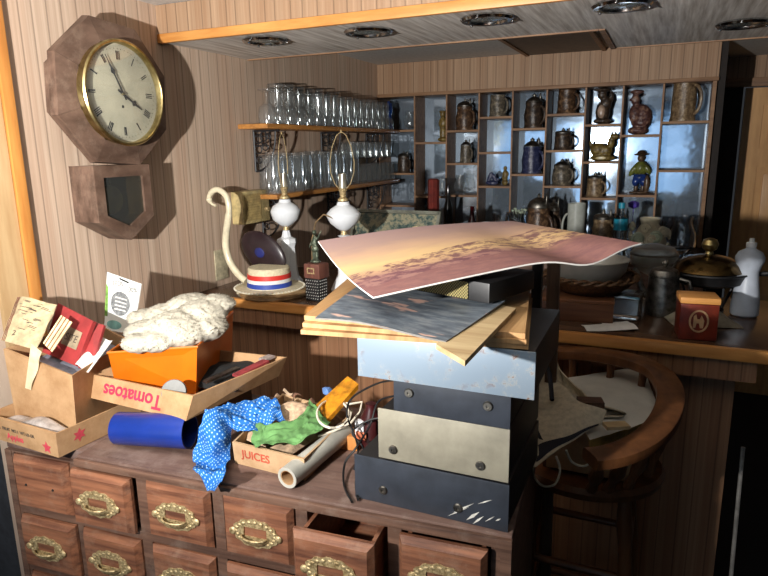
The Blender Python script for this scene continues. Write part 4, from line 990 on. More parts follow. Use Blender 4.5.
A4 = [at(315, 320, Z4), at(446, 342, Z4), at(505, 304, Z4), at(366, 283, Z4)]
def quadsheet(Q, fn=lambda u, v: 0):
    return lambda u, v: (Q[0] * (1 - u) * (1 - v) + Q[1] * u * (1 - v) + Q[2] * u * v + Q[3] * (1 - u) * v) + Vector((0, 0, fn(u, v)))
o = MB().sheet(quadsheet(A4, lambda u, v: .004 + .01 * math.sin(u * PI) * (1 - v) * .3 + .003 * math.sin(5 * u + 2 * v)), 24, 16, .003).build('painting', SEA, edge=plain('grey board edge', (120, 116, 110), .7)); tag(o, 'unframed dark grey-blue seascape painting lying on the plywood boards', 'painting')
# speaker with gold mesh
t = thing('mesh_speaker', 'black box with gold woven mesh front propping up the print', 'speaker', (-.345, 1.165, Z4 + .008), -.33)
MB().mm((-.115, -.06, 0), (.09, .1, .038), bev=.003).build('body', BLACKM, t)
MESH, nt, b_ = newmat('gold woven mesh'); v = mapping(nt, (1, 1, 1)); ck = N(nt, 'ShaderNodeTexChecker'); ck.inputs['Scale'].default_value = 330; nt.links.new(v, ck.inputs[0])
ck.inputs[1].default_value = lin((170, 156, 104)); ck.inputs[2].default_value = lin((70, 66, 44)); nt.links.new(ck.outputs[0], b_.inputs['Base Color']); b_.inputs['Roughness'].default_value = .4; b_.inputs['Metallic'].default_value = .5
MB().mm((-.113, -.063, .003), (.045, -.0605, .035)).build('mesh_front', MESH, t)
# large curled print
PR, nt, b_ = newmat('sunset print'); b_.inputs['Roughness'].default_value = .5
tc = N(nt, 'ShaderNodeTexCoord'); sp_ = N(nt, 'ShaderNodeSeparateXYZ'); nt.links.new(tc.outputs['UV'], sp_.inputs[0]); U, V = sp_.outputs[0], sp_.outputs[1]
mp = N(nt, 'ShaderNodeMapping'); mp.inputs['Scale'].default_value = (3, 7, 1); nt.links.new(tc.outputs['UV'], mp.inputs[0]); n1 = noise_(nt, mp.outputs[0], 1.5, 6, .6)
vv = math_(nt, 'ADD', V, math_(nt, 'MULTIPLY', math_(nt, 'SUBTRACT', n1, .5), .25))
sky = ramp(nt, vv, [(.12, (150, 112, 106)), (.3, (152, 112, 104)), (.36, (184, 148, 116)), (.5, (206, 174, 124)), (.66, (184, 150, 122)), (.82, (158, 130, 120)), (1, (148, 122, 120))])
mp2 = N(nt, 'ShaderNodeMapping'); mp2.inputs['Scale'].default_value = (9, 12, 1); nt.links.new(tc.outputs['UV'], mp2.inputs[0]); n2 = noise_(nt, mp2.outputs[0], 1.5, 8, .72)
# band of purple tree and surf strokes running diagonally through the middle
band = math_(nt, 'ABSOLUTE', math_(nt, 'SUBTRACT', V, math_(nt, 'ADD', math_(nt, 'MULTIPLY', U, .28), .26)))
msk = math_(nt, 'MULTIPLY', math_(nt, 'LESS_THAN', math_(nt, 'ADD', band, math_(nt, 'MULTIPLY', n1, .1)), .2), ramp(nt, n2, [(.47, (0, 0, 0)), (.55, (255, 255, 255))]))
c = mixc(nt, math_(nt, 'MULTIPLY', msk, .85), sky, (98, 58, 70))
low = math_(nt, 'LESS_THAN', math_(nt, 'SUBTRACT', V, math_(nt, 'MULTIPLY', U, .22)), math_(nt, 'ADD', .1, math_(nt, 'MULTIPLY', n2, .12)))
c = mixc(nt, math_(nt, 'MULTIPLY', low, .7), c, ramp(nt, n2, [(.35, (104, 66, 72)), (.6, (142, 98, 92))]))
nt.links.new(c, b_.inputs['Base Color'])
Dp, Cp, Bp, Ap = Vector((-.484, 1.02, 1.33)), Vector((-.045, 1.453, 1.39)), Vector((-.41, 1.8, 1.392)), Vector((-.771, 1.318, 1.378))
Dp = at(373, 297, 1.355); Cp = at(641, 243, 1.412); Bp = at(512, 221, 1.422); Ap = at(318, 241, 1.406)
def curl(u, v):
    s = -.022 * math.exp(-((u - .83) / .13) ** 2) * (1 - v) * (1 - u) * 6 * .9
    s += .004 * math.sin(u * PI) - .012 * math.sin(u * PI) ** 2 * (1 - v) * 0
    s += .005 * math.sin(u * PI) * v
    s += -.012 * math.sin(PI * v) * (1 - u)
    return s
o = MB().sheet(quadsheet([Dp, Cp, Bp, Ap], curl), 40, 26, .003).build('art_print', PR, edge=WHITEPAPER); tag(o, 'large curled sunset art print with white edge lying atop the stack', 'print')

# ------------------------------------------------------------------ bar chair with bag
CHX, CHY = -.2, 1.6
t = thing('bar_chair', 'oak captain style bar chair with curved arm rail in front of the bar', 'chair', (CHX, CHY, 0))
L = lambda p: Vector(p) - Vector((CHX, CHY, 0))
rail = [L(at(px, py, z)) for px, py, z in ((590, 459, .93), (612, 456, .93), (636, 447, .935), (656, 432, .945), (668, 412, .96), (670, 392, .98), (660, 375, 1.0), (640, 364, 1.012), (612, 357, 1.012), (580, 353, 1.0), (548, 352, .99))]
def smooth_pts(P, n=5):
    out = []
    for i in range(len(P) - 1):
        a, b_, c, d = P[max(i - 1, 0)], P[i], P[i + 1], P[min(i + 2, len(P) - 1)]
        for k in range(n):
            u = k / n; out.append(.5 * (2 * b_ + (c - a) * u + (2 * a - 5 * b_ + 4 * c - d) * u * u + (3 * b_ - a - 3 * c + d) * u ** 3))
    return out + [P[-1]]
R = smooth_pts(rail, 5)
def flatrail(R, w, h):
    b = MB(); G = []
    for i, p in enumerate(R):
        tg = (R[min(i + 1, len(R) - 1)] - R[max(i - 1, 0)]); tg.z = 0; tg.normalize(); nn_ = Vector((tg.y, -tg.x, 0))
        up = Vector((0, 0, 1)); k = []
        for a in range(12):
            q = 2 * PI * a / 12; ca, sa = math.cos(q), math.sin(q)
            k.append(b.bm.verts.new(p + nn_ * w * math.copysign(abs(ca) ** .5, ca) + up * h * math.copysign(abs(sa) ** .5, sa)))
        G.append(k)
    for A, B in zip(G, G[1:]):
        for k in range(12): b.bm.faces.new((A[k], A[(k + 1) % 12], B[(k + 1) % 12], B[k]))
    b.bm.faces.new(G[0]); b.bm.faces.new(G[-1][::-1]); return b
flatrail(R, .034, .016).build('arm_rail', OAK, t)
SZ = .72
cs = L((-.15, 1.665, SZ))
MB().lathe([(0, 0), (.17, 0), (.19, .012), (.195, .03), (.186, .042), (.12, .034), (0, .03)], (cs.x, cs.y, SZ), 40, fn=lambda a, z: 1 + .04 * math.cos(2 * a)).build('seat', OAK, t)
for i in (3, 9, 15, 22, 28, 34, 40, 46):
    p = R[i]; q = Vector((cs.x + (p.x - cs.x) * .84, cs.y + (p.y - cs.y) * .84, SZ + .03)); d = p - q
    if (Vector((q.x, q.y, 0)) - Vector((cs.x, cs.y, 0))).length > .17:
        u = Vector((q.x - cs.x, q.y - cs.y, 0)).normalized() * .165; q = Vector((cs.x + u.x, cs.y + u.y, SZ + .03)); d = p - q
    MB().tube([q + d * f for f in (0, .12, .25, .4, .5, .6, .8, .97)], [.011, .014, .01, .016, .018, .014, .01, .012], 10).build('spindle', OAK, t)
for sx, sy in ((-1, -1), (1, -1), (-1, 1), (1, 1)):
    a = Vector((cs.x + sx * .11, cs.y + sy * .11, SZ)); bb = Vector((cs.x + sx * .16, cs.y + sy * .16, 0))
    MB().tube([a + (bb - a) * f for f in (0, .1, .2, .35, .6, .9, 1)], [.016, .02, .016, .022, .018, .014, .016], 12).build('leg', OAK, t)
for z, k in ((.28, .14), (.5, .125)):
    for s in (-1, 1):
        MB().cyl((cs.x - k, cs.y + s * k, z), (cs.x + k, cs.y + s * k, z), .011).build('stretcher', OAK, t)
        MB().cyl((cs.x + s * k, cs.y - k, z + .04), (cs.x + s * k, cs.y + k, z + .04), .011).build('stretcher', OAK, t)
# carton and white cushion in the chair
o = MB().mm((-.11, -.11, 0), (.1, .11, .155), bev=.002).build('cardboard_carton', CARD); o.location = (-.13, 1.67, SZ + .044); tag(o, 'brown carton sitting on the bar chair seat under the white cushion', 'carton')
def cush(u, v):
    a, b_, c, d = at(553, 380, .93), at(590, 440, .93), at(662, 418, .94), at(643, 366, .955)
    p = a * (1 - u) * (1 - v) + b_ * u * (1 - v) + c * u * v + d * (1 - u) * v
    return p + Vector((0, 0, .014 * (math.sin(PI * u) * math.sin(PI * v)) ** .5 + .003 * noise.noise(p * 30)))
VIN = plain('white vinyl', (206, 204, 194), .5, var=.1, scale=8)
o = MB().sheet(cush, 20, 20, .028).build('seat_cushion', VIN, edge=plain('yellowed foam edge', (190, 160, 90), .8)); tag(o, 'torn white vinyl cushion with yellowed foam edge lying inside the chair arms', 'cushion')
t = thing('wood_scrap', 'small dark block of wood lying on the white cushion', 'wood block', at(590, 408, .96)); MB().box((0, 0, .012), (.06, .04, .02), .3).build('block', DARKW, t)
t = thing('wood_scrap', 'small pale split piece of pine lying on the white cushion front', 'wood block', at(616, 428, .955)); MB().box((0, 0, .006), (.055, .03, .008), .5).build('block', PALEPLY, t)
# tote bag hanging over the near arm
def bag():
    z0 = 1.0
    S = lambda px, py, z: at(px, py, z)
    top = [S(528, 380, 1.01), S(540, 358, 1.03), S(550, 372, 1.0), S(575, 398, .99), S(605, 411, .985)]
    bot = [S(520, 445, .93), S(532, 468, .9), S(548, 456, .91), S(575, 440, .93), S(600, 425, .955)]
    t = thing('tote_bag', 'slumped cream canvas tote bag with navy bands draped over the chair arm', 'bag', top[0])
    T, B = smooth_pts(top, 6), smooth_pts(bot, 6)
    def P(u, v, off=0):
        i = u * (len(T) - 1); k = min(int(i), len(T) - 2); f = i - k
        a = T[k].lerp(T[k + 1], f); b_ = B[k].lerp(B[k + 1], f); p = a.lerp(b_, v)
        bulge = math.sin(PI * v) * .03 * math.sin(PI * min(1, u * 1.1))
        p = p + Vector((-.4, -1, .1)) * (bulge + off) + Vector(noise.noise_vector(p * 16)) * .007
        return p - Vector(top[0])
    CAN = plain('cream canvas', (208, 196, 170), .9, var=.12, scale=80, bumps=.3)
    MB().sheet(P, 36, 20, .003).build('body', CAN, t)
    NB = plain('navy webbing', (30, 30, 42), .8)
    MB().sheet(lambda u, v: P(.02 + u * .96, .84 + v * .12, .008), 30, 3, .001).build('lower_band', NB, t)
    MB().sheet(lambda u, v: P(.16 + .05 * v + .3 * u, .02 + .75 * u + .03 * v, .008), 20, 3, .001).build('diagonal_strap', NB, t)
    def Q(u, v):
        p = P(.12 + .9 * u, .0) .lerp(P(.12 + .9 * u, .8), v * .6); return p + Vector((.03, .06, -.02)) + Vector((.01, .05, -.02)) * math.sin(PI * v)
    MB().sheet(Q, 24, 12, .003).build('back_panel', CAN, t)
    hd = smooth_pts([Vector(S(524, 384, .99)), Vector(S(533, 362, 1.05)), Vector(S(541, 357, 1.06)), Vector(S(549, 372, 1.03)), Vector(S(552, 400, .98))], 6)
    b = MB(); b.tube([p - top[0] for p in hd], .006, 8); b.build('handle', NB, t)
    c1 = [S(532, 462, .9), S(534, 476, .86), S(543, 486, .83), S(555, 484, .84), S(560, 470, .87), S(556, 456, .9)]
    c2 = [S(566, 450, .91), S(572, 462, .88), S(584, 466, .87), S(594, 460, .88)]
    b = MB(); 
    for c in (c1, c2): b.tube([p - top[0] for p in smooth_pts([Vector(q) for q in c], 6)], .0028, 6)
    b.build('drawstring', plain('off white cord', (206, 196, 172), .8), t)
bag()
o = MB().tube([(.36, 1.9, .0035), (.355, 1.95, .3), (.35, 1.98, .72)], .006, 8).build('white_rod', plain('pale rod', (150, 146, 140), .5)); tag(o, 'thin pale rod leaning in the dark at the right end of the bar', 'rod')
o.location.x = X(738, 1.95, .5) - .355

# ------------------------------------------------------------------ clutter on the cabinet
Z = TZ + .0005
def carton(name, label, B4, T4, mt, cat='cardboard box', th=.004, flaps=(), par=None):
    """open box: floor and four walls of real thickness; B4/T4 = FL, FR, BR, BL corners"""
    B4 = [Vector(p) for p in B4]; T4 = [Vector(p) for p in T4]
    t = thing(name, label, cat, (sum(p.x for p in B4) / 4, sum(p.y for p in B4) / 4, B4[0].z))
    cB = sum(B4, Vector()) / 4; cT = sum(T4, Vector()) / 4
    def inn(p, c, k=th * 1.3):
        d = c - p; d.z = 0; return p + d.normalized() * k * 1.4
    iB = [inn(p, cB) for p in B4]; iT = [inn(p, cT) for p in T4]
    b = MB()
    fl = [p + Vector((0, 0, th)) for p in iB]
    V_ = lambda P: [b.bm.verts.new(p) for p in P]
    vB, vT, viT, vfl = V_(B4), V_(T4), V_(iT), V_(fl)
    b.bm.faces.new(vB[::-1]); b.bm.faces.new(vfl)
    for i in range(4):
        j = (i + 1) % 4
        b.bm.faces.new((vB[i], vB[j], vT[j], vT[i])); b.bm.faces.new((vT[i], vT[j], viT[j], viT[i])); b.bm.faces.new((viT[i], viT[j], vfl[j], vfl[i]))
    b.build('walls', mt, t, True, False)
    for (i, d) in flaps:
        j = (i + 1) % 4; d = Vector(d); P = [T4[i], T4[j], T4[j] + d * .98 + (T4[i] - T4[j]) * .06, T4[i] + d * 1.02 + (T4[j] - T4[i]) * .06]
        P = [p + Vector((0, 0, .0012)) for p in P]
        MB().prism(P, (d.cross(T4[j] - T4[i])).normalized() * .003).build('flap', mt, t, True, False)
    return t
RED = plain('pink red print', (206, 70, 84), .7, var=.15); INKD = plain('grey print', (84, 74, 64), .7); ORED = plain('orange red print', (196, 84, 60), .7)
def facing(A, B, up, u, v, off=.0006):
    """frame lying on the face through A->B with the given up vector, at fractions u, v"""
    A, B, up = Vector(A), Vector(B), Vector(up); xa = (B - A); n = xa.cross(up).normalized()
    return frame(A + xa * u + up * v + n * off, xa, up)
# flat tray at the left front
FB = [Vector((-1.472, .897, Z)), Vector((-1.222, .886, Z)), Vector((-1.2, 1.33, Z)), Vector((-1.472, 1.33, Z))]
FT = [p + Vector((-.002 if p.x < -1.4 else .006, -.004 if p.y < 1 else .004, .062)) for p in FB]
FT[0].x = FT[3].x = -1.474
tray = carton('cardboard_tray', 'low cardboard tray with faded red printing at the cabinet front left corner', FB, FT, CARD)
Tm = WM(tray).inverted()
def put(s, size, mt, par, A, B, up, u, v, rot=0, nm='lettering'):
    return text(s, size, mt, par, WM(par).inverted() @ facing(A, B, up, u, v) @ Matrix.Rotation(rot, 4, 'Z'), nm, bold=size * .02)
up = FT[0] - FB[0]
def star(par, A, B, up, u, v, r, mt, n=5, nm='printed_star'):
    M = WM(par).inverted() @ facing(A, B, up, u, v, .0004); b = MB()
    P = [M @ Vector(((r if i % 2 == 0 else r * .5) * math.sin(i * PI / n), (r if i % 2 == 0 else r * .5) * math.cos(i * PI / n), 0)) for i in range(2 * n)]
    b.prism(P, M.to_3x3() @ Vector((0, 0, .0003))); b.build(nm, mt, par, smooth=False)
put('U.S.  FRUIT  NO.1  WT-LB-GR', .011, INKD, tray, FB[0], FB[1], up, .42, .6)
put('Apples', .022, RED, tray, FB[0], FB[1], up, .4, .3)
star(tray, FB[0], FB[1], up, .86, .3, .016, RED)
star(tray, FB[1], FB[2], FT[1] - FB[1], .13, .55, .018, RED, 6)
# plastic bag in the tray
PB = glassmat('clear plastic film', (.9, .9, .92), .18, 1.15)
o = cloth('plastic_bag', 'crinkled clear plastic bag lying in the low cardboard tray', 'plastic bag', (-1.355, .93, Z + .03), .21, .055, .05, plain('cloudy plastic film', (176, 166, 160), .2, var=.25, scale=40), 0, 9, .0015)
# big carton
BB = [Vector((-1.466, .962, Z + .0055)), Vector((-1.256, .966, Z + .0055)), Vector((-1.345, 1.23, Z + .0055)), Vector((-1.466, 1.23, Z + .0055))]
BTp = [Vector((-1.474, .962, 1.128)), Vector((-1.246, .966, 1.088)), Vector((-1.338, 1.232, 1.088)), Vector((-1.474, 1.232, 1.128))]
carton('cardboard_box', 'tall open cardboard carton full of papers standing in the low tray', BB, BTp, CARD, flaps=())
RB = plain('faded red cover', (160, 54, 54), .55, var=.2, scale=12)
def quad_card(name, label, cat, Q, mt, th=.003, fn=lambda u, v: 0, edge=None, n=10):
    Q = [Vector(q) for q in Q]
    nr = (Q[1] - Q[0]).cross(Q[3] - Q[0]).normalized()
    if label: c0 = sum(Q, Vector()) / 4
    P = lambda u, v: (Q[0] * (1 - u) * (1 - v) + Q[1] * u * (1 - v) + Q[2] * u * v + Q[3] * (1 - u) * v) + nr * fn(u, v)
    o = MB().sheet(P, n, n, th).build(name, mt, edge=edge)
    if label: tag(o, label, cat)
    return o, nr
def leaf_at(px, py, y): return aty(px, py, y)
# red booklets (facing the camera, leaning back)
q = [leaf_at(62, 362, 1.02), leaf_at(79, 372, 1.01), leaf_at(104, 323, 1.12), leaf_at(60, 300, 1.14)]
def booklet(name, label, px4, ys, th=.012):
    Q = [leaf_at(p[0], p[1], y) for p, y in zip(px4, ys)]
    t = thing(name, label, 'book', sum(Q, Vector()) / 4); c = Vector(t.location)
    n = (Q[1] - Q[0]).cross(Q[3] - Q[0]).normalized()
    MB().prism([p - c for p in Q], -n * th).build('cover', RB, t, smooth=False)
    return t, Q, n
t1, Q1, n1_ = booklet('booklet', 'red book with a grey label lettered SITE in the tall carton', [(42, 352), (76, 366), (93, 321), (58, 303)], (1.05, 1.04, 1.1, 1.12))
LBL = plain('tan grey label', (158, 142, 116), .6)
def on_quad(Q, u, v): return Q[0] * (1 - u) * (1 - v) + Q[1] * u * (1 - v) + Q[2] * u * v + Q[3] * (1 - u) * v
c = Vector(t1.location)
MB().prism([on_quad(Q1, u, v) - c + n1_ * .0004 for u, v in ((.42, .3), (.86, .3), (.86, .68), (.42, .68))], n1_ * .0006).build('label', LBL, t1, smooth=False)
M = frame(on_quad(Q1, .64, .48) - c + n1_ * .0014, Q1[1] - Q1[0], Q1[3] - Q1[0]); text('SITE', .026, INKD, t1, M, 'lettering')
t2_, Q2, n2_ = booklet('booklet', 'red book with torn grey label at the right side of the tall carton', [(78, 368), (92, 366), (104, 325), (94, 322)], (1.045, 1.055, 1.13, 1.115), .008)
c = Vector(t2_.location); MB().prism([on_quad(Q2, u, v) - c + n2_ * .0004 for u, v in ((.1, .08), (.8, .12), (.9, .55), (.35, .5))], n2_ * .0006).build('label', LBL, t2_, smooth=False)
b = MB()
for k in range(4): b.prism([on_quad(Q2, .3 + .1 * k, .12 + .09 * k + d) - c + n2_ * .0012 for d in (0, .02)] + [on_quad(Q2, .7 + .04 * k, .16 + .09 * k + d) - c + n2_ * .0012 for d in (.02, 0)], n2_ * .0004)
b.build('lettering', INKD, t2_, smooth=False)
# cream torn papers with stripes
Qp = [leaf_at(1, 340, .985), leaf_at(36, 350, .99), leaf_at(55, 303, 1.08), leaf_at(17, 297, 1.08)]
o, nr = quad_card('catalogue_page', 'torn cream printed page with red border stripes in the tall carton', 'paper', Qp, plain('yellowed page', (196, 176, 138), .8, var=.18, scale=50), .002, lambda u, v: .008 * math.sin(5 * u) * v + .004 * noise.noise(Vector((u * 6, v * 6, 1))), n=24)
o_pg = o
def Ppage(u, v, off): return on_quad(Qp, u, v) + nr * (.008 * math.sin(5 * u) * v + .004 * noise.noise(Vector((u * 6, v * 6, 1))) + off)
b = MB()
for k in range(3): b.sheet(lambda u, v, k=k: Ppage(.02 + .035 * k + .014 * v, u, .0009), 24, 1, .0004)
b.build('border_stripes', plain('dark red stripe', (120, 50, 40), .7), o)
b = MB(); rnd = random.Random(3)
for k in range(26):
    u0, v0 = rnd.uniform(.18, .75), rnd.uniform(.3, .92); L_ = rnd.uniform(.05, .2)
    b.sheet(lambda u, v, u0=u0, v0=v0, L_=L_: Ppage(u0 + u * L_, v0 + v * .012, .0009), 4, 1, .0004)
b.build('printed_lines', INKD, o)
M = frame(Ppage(.3, .2, .0014), Qp[1] - Qp[0], Qp[3] - Qp[0]); text('2', .022, INKD, o, M @ Matrix.Rotation(.4, 4, 'Z'))
Qs = [leaf_at(43, 343, 1.0), leaf_at(52, 352, 1.0), leaf_at(72, 322, 1.06), leaf_at(61, 315, 1.06)]
o, nr2 = quad_card('striped_card', 'narrow cream card with red stripes leaning on the red book', 'card', Qs, plain('cream card', (232, 214, 164), .7), .003)
b = MB()
for k in range(3): b.sheet(lambda u, v, k=k: on_quad(Qs, .14 + .3 * k + .08 * v, u) + nr2 * .0007, 6, 1, .0004)
b.build('stripes', plain('brown stripe', (140, 84, 60), .7), o)
Qh = [leaf_at(27, 388, .955), leaf_at(33, 391, .955), leaf_at(42, 356, .952), leaf_at(33, 352, .952)]
o, _ = quad_card('paper_scrap', 'ragged cream paper strip hanging over the front edge of the tall carton', 'paper', [aty(25, 388, .9605), aty(31, 390, .9605), aty(42, 352, .955), aty(31, 344, .955)], PAPER, .0015, lambda u, v: .003 * math.sin(9 * v) * u, n=12)
o, _ = quad_card('printed_leaflet', 'white leaflet with small red and grey print at the right of the tall carton', 'leaflet', [aty(75, 364, 1.03), aty(88, 372, 1.02), aty(112, 340, 1.13), aty(98, 337, 1.13)], WHITEPAPER, .0015, lambda u, v: .004 * math.sin(6 * u))
o, _ = quad_card('blue_grey_paper', 'folded pale grey-blue paper at the mouth of the tall carton', 'paper', [(-1.45, 1.0, 1.08), (-1.27, .985, 1.06), (-1.33, 1.2, 1.068), (-1.45, 1.2, 1.085)], plain('grey blue paper', (150, 154, 170), .7), .003, lambda u, v: .006 * math.sin(7 * u + 3 * v))
# seed packet
yk = 1.3
Qk = [aty(104, 330, yk), aty(133, 334, yk), aty(141, 284, yk + .02), aty(107, 272, yk + .02)]
t = thing('paper_packet', 'white hanging packet with round picture and green edge behind the cartons', 'packet', sum(Qk, Vector()) / 4); c = Vector(t.location); nk = (Qk[1] - Qk[0]).cross(Qk[3] - Qk[0]).normalized()
nk = nk if nk.y < 0 else -nk
MB().prism([p - c for p in Qk], nk * -.004).build('packet_body', plain('white packet', (232, 236, 232), .45, var=.03), t, smooth=False)
def pk(u, v, o_=.0004): return on_quad(Qk, u, v) - c + nk * o_
GR = plain('leaf green print', (140, 190, 90), .5, var=.4, scale=60); GYP = plain('grey halftone print', (142, 146, 148), .5, var=.35, scale=140); TEAL = plain('pale teal print', (140, 200, 196), .5)
MB().prism([pk(.0, .25), pk(.1, .25), pk(.07, .75), pk(.0, .8)], nk * .0004).prism([pk(.72, .0), pk(.98, .02), pk(.99, .22), pk(.8, .12)], nk * .0004).build('green_edge', GR, t, smooth=False)
b = MB(); b.prism([pk(.48 + .3 * math.cos(i * PI / 14), .52 + .22 * math.sin(i * PI / 14)) for i in range(28)], nk * .0004); b.build('round_picture', GYP, t, smooth=False)
b = MB()
for k in range(4): b.prism([pk(.3, .4 + .07 * k, .0009), pk(.68, .4 + .07 * k, .0009), pk(.66, .42 + .07 * k, .0009), pk(.32, .425 + .07 * k, .0009)], nk * .0003)
b.build('picture_lines', WHITEPAPER, t, smooth=False)
b = MB(); b.prism([pk(.34 + .25 * math.cos(i * PI / 10), .12 + .08 * math.sin(i * PI / 10)) for i in range(20)], nk * .0004); b.build('teal_badge', TEAL, t, smooth=False)
xa = Qk[1] - Qk[0]; ya = Qk[3] - Qk[0]
text('SEEDS', .019, INKD, t, frame(pk(.32, .86, .0006), xa, ya)); text('100%', .02, INKD, t, frame(pk(.76, .83, .0006), xa, ya))
MB().prism([pk(.38, .95, .0004), pk(.66, .93, .0004), pk(.66, .96, .0004), pk(.38, .98, .0004)], nk * .0005).build('hang_slot', DARKM, t, smooth=False)
# packet support: a small carton behind
o = MB().mm((-1.34, 1.31 + .03, TZ + .0005), (-1.2, 1.42, 1.13), bev=.002).build('small_carton', CARD2); tag(o, 'small closed carton behind the tomato box holding up the white packet', 'carton')

# tomato box and what it stands on
o = MB().mm((-1.185, 1.1, Z), (-1.0, 1.32, 1.0), bev=.002).build('brown_carton', plain('dark brown carton', (96, 72, 50), .8)); tag(o, 'dark low carton underneath the tomato box', 'carton')
zt, zb = 1.055, 1.0015
TT = [at(89, 374, zt), at(193, 396, zt), at(287, 357, zt), at(186, 334, zt)]
TB = [at(91, 398, zb), at(186, 421, zb), at(279, 376, zb), at(186, 352, zb)]
TT[3] = TT[0] + (TT[2] - TT[1]) * .85; TB[3] = TB[0] + (TB[2] - TB[1]) * .85
for P_ in (TT, TB):
    for p in P_: p.x = max(p.x, -1.482)
tom = carton('tomato_box', 'shallow carton lettered Tomatoes upside down, holding the orange tin', TB, TT, CARD)
upv = (TT[0] + TT[1] - TB[0] - TB[1]) / 2
put('Tomatoes', .048, plain('magenta red print', (196, 44, 78), .7), tom, TB[0], TB[1], upv, .44, .48, PI)
# orange tin
ORG = plain('orange enamel', (206, 104, 14), .35, var=.12, scale=6)
OT = [at(108, 353, 1.125), at(197, 347, 1.135), at(233, 312, 1.135), at(150, 315, 1.125)]
OBt = [at(115, 377, 1.06), at(194, 383, 1.06), at(231, 344, 1.06), at(155, 338, 1.06)]
OBt = [Vector((p.x, p.y, 1.008)).lerp(q, 0) for p, q in zip([at(117, 392, 1.008), at(196, 394, 1.008), at(232, 353, 1.008), at(155, 345, 1.008)], OBt)]
OT[3] = OT[0] + (OT[2] - OT[1]); OBt[3] = OBt[0] + (OBt[2] - OBt[1])
ot = carton('orange_tin', 'orange enamelled rectangular tin stuffed with white fleece', OBt, OT, ORG, 'tin', .003)
b = MB(); b.tube([p for p in OT], .0035, 8, True); b.build('rolled_rim', ORG, ot, True)
# white fleece
b = MB()
oc_ = (OT[0] + OT[1] + OT[2] + OT[3]) / 4
for (px, py, z, r) in ((150, 332, 1.15, .052), (176, 326, 1.165, .062), (202, 314, 1.18, .058), (145, 318, 1.155, .04), (216, 305, 1.195, .045), (190, 306, 1.185, .055), (165, 316, 1.165, .05), (139, 343, 1.145, .035), (186, 334, 1.15, .052), (205, 328, 1.155, .05), (160, 340, 1.145, .045)):
    p = at(px, py, z); b.ell(p, (r * 1.15, r * 1.15, r * .62), None, 3)
fl = b.build('white_fleece', plain('white wool', (188, 182, 166), .95, var=.1, scale=60, bumps=.6))
bpy.context.view_layer.update()
m_ = fl.modifiers.new('r', 'REMESH'); m_.voxel_size = .005; m_.use_smooth_shade = True
bpy.context.view_layer.update()
me = bpy.data.meshes.new_from_object(fl.evaluated_get(bpy.context.evaluated_depsgraph_get())); 
bm = bmesh.new(); bm.from_mesh(me)
for v in bm.verts: v.co += Vector(noise.noise_vector(v.co * 22)) * .004 + Vector(noise.noise_vector(v.co * 90)) * .003
bm.normal_update(); rnd = random.Random(5)
base = [(v.co.copy(), v.normal.copy()) for v in bm.verts if v.normal.z > -.3]
for k in range(14000):
    p, n = rnd.choice(base); p = p + Vector((rnd.uniform(-.003, .003), rnd.uniform(-.003, .003), 0)) - n * .002
    d = (n + Vector((rnd.gauss(0, .7), rnd.gauss(0, .7), rnd.gauss(0, .5) - .2))).normalized() * rnd.uniform(.003, .007)
    s_ = n.cross(d); s_ = (s_.normalized() if s_.length > 1e-6 else Vector((1, 0, 0))) * .0011; w_ = d.cross(s_).normalized() * .0009
    vs = [bm.verts.new(p + s_), bm.verts.new(p - s_), bm.verts.new(p + w_), bm.verts.new(p + d)]
    for a, c, e in ((0, 1, 3), (1, 2, 3), (2, 0, 3)): bm.faces.new((vs[a], vs[c], vs[e])).smooth = True
fl.modifiers.clear(); m2 = bpy.data.meshes.new('white_fleece'); bm.to_mesh(m2); bm.free(); m2.materials.append(fl.data.materials[0]); fl.data = m2
tag(fl, 'fluffy white sheepskin fleece heaped in the orange tin', 'fleece')
# things in the tomato box
def in_box(px, py, z): return at(px, py, z)
t = thing('jar_lid', 'round grey metal lid leaning inside the tomato box front', 'lid', at(174, 392, 1.045)); MB().lathe([(0, 0), (.028, 0), (.03, .003), (.028, .007), (0, .006)], seg=32, M=Matrix.Rotation(1.0, 4, 'X') @ Matrix.Rotation(.5, 4, 'Y')).build('disc', plain('grey lid', (84, 84, 78), .4), t)
def stick(name, label, cat, a, b_, r, mt, seg=8, flat=False):
    o = MB()
    if flat:
        d = (Vector(b_) - Vector(a)); s = Vector((-d.y, d.x, 0)).normalized() * r; o.prism([Vector(a) - s, Vector(a) + s, Vector(b_) + s, Vector(b_) - s], (0, 0, .006))
    else: o.tube([a, b_], r, seg)
    return tag(o.build(name, mt, smooth=not flat), label, cat)
DG = plain('dark green mix', (30, 36, 34), .6)
stick('red_packet', 'dark red flat packet along the right side of the tomato box', 'packet', at(236, 377, 1.05), at(266, 362, 1.055), .012, plain('dull crimson', (150, 56, 60), .5), flat=True)
stick('knife', 'grey metal blade lying in the tomato box beside the red packet', 'knife', at(205, 383, 1.05), at(238, 369, 1.052), .008, PEWTER, flat=True)
stick('clear_packet', 'crumpled pale packet at the back right corner of the tomato box', 'packet', at(262, 361, 1.055), at(272, 357, 1.055), .012, plain('milky film', (176, 160, 154), .2), flat=True)
cloth('dark_rag', 'crumpled black rag lining the right half of the tomato box', 'rag', tuple(at(225, 375, 1.02)), .16, .2, .03, plain('black rag', (26, 26, 26), .9), .2, 5)

# blue cup
BLUE = plain('cobalt blue plastic', (26, 50, 130), .28, var=.15, scale=8)
a, b_ = at(117, 428, Z + .042), at(190, 431, Z + .046)
t = thing('plastic_tumbler', 'cobalt blue plastic tumbler lying on its side under the bandana', 'tumbler', a); d = b_ - a; M = d.to_track_quat('Z', 'Y').to_matrix().to_4x4(); Ln = d.length
MB().lathe([(0, 0), (.036, 0), (.038, .003), (.041, Ln), (.038, Ln), (.0355, .005), (0, .005)], seg=40, M=M).build('body', BLUE, t)
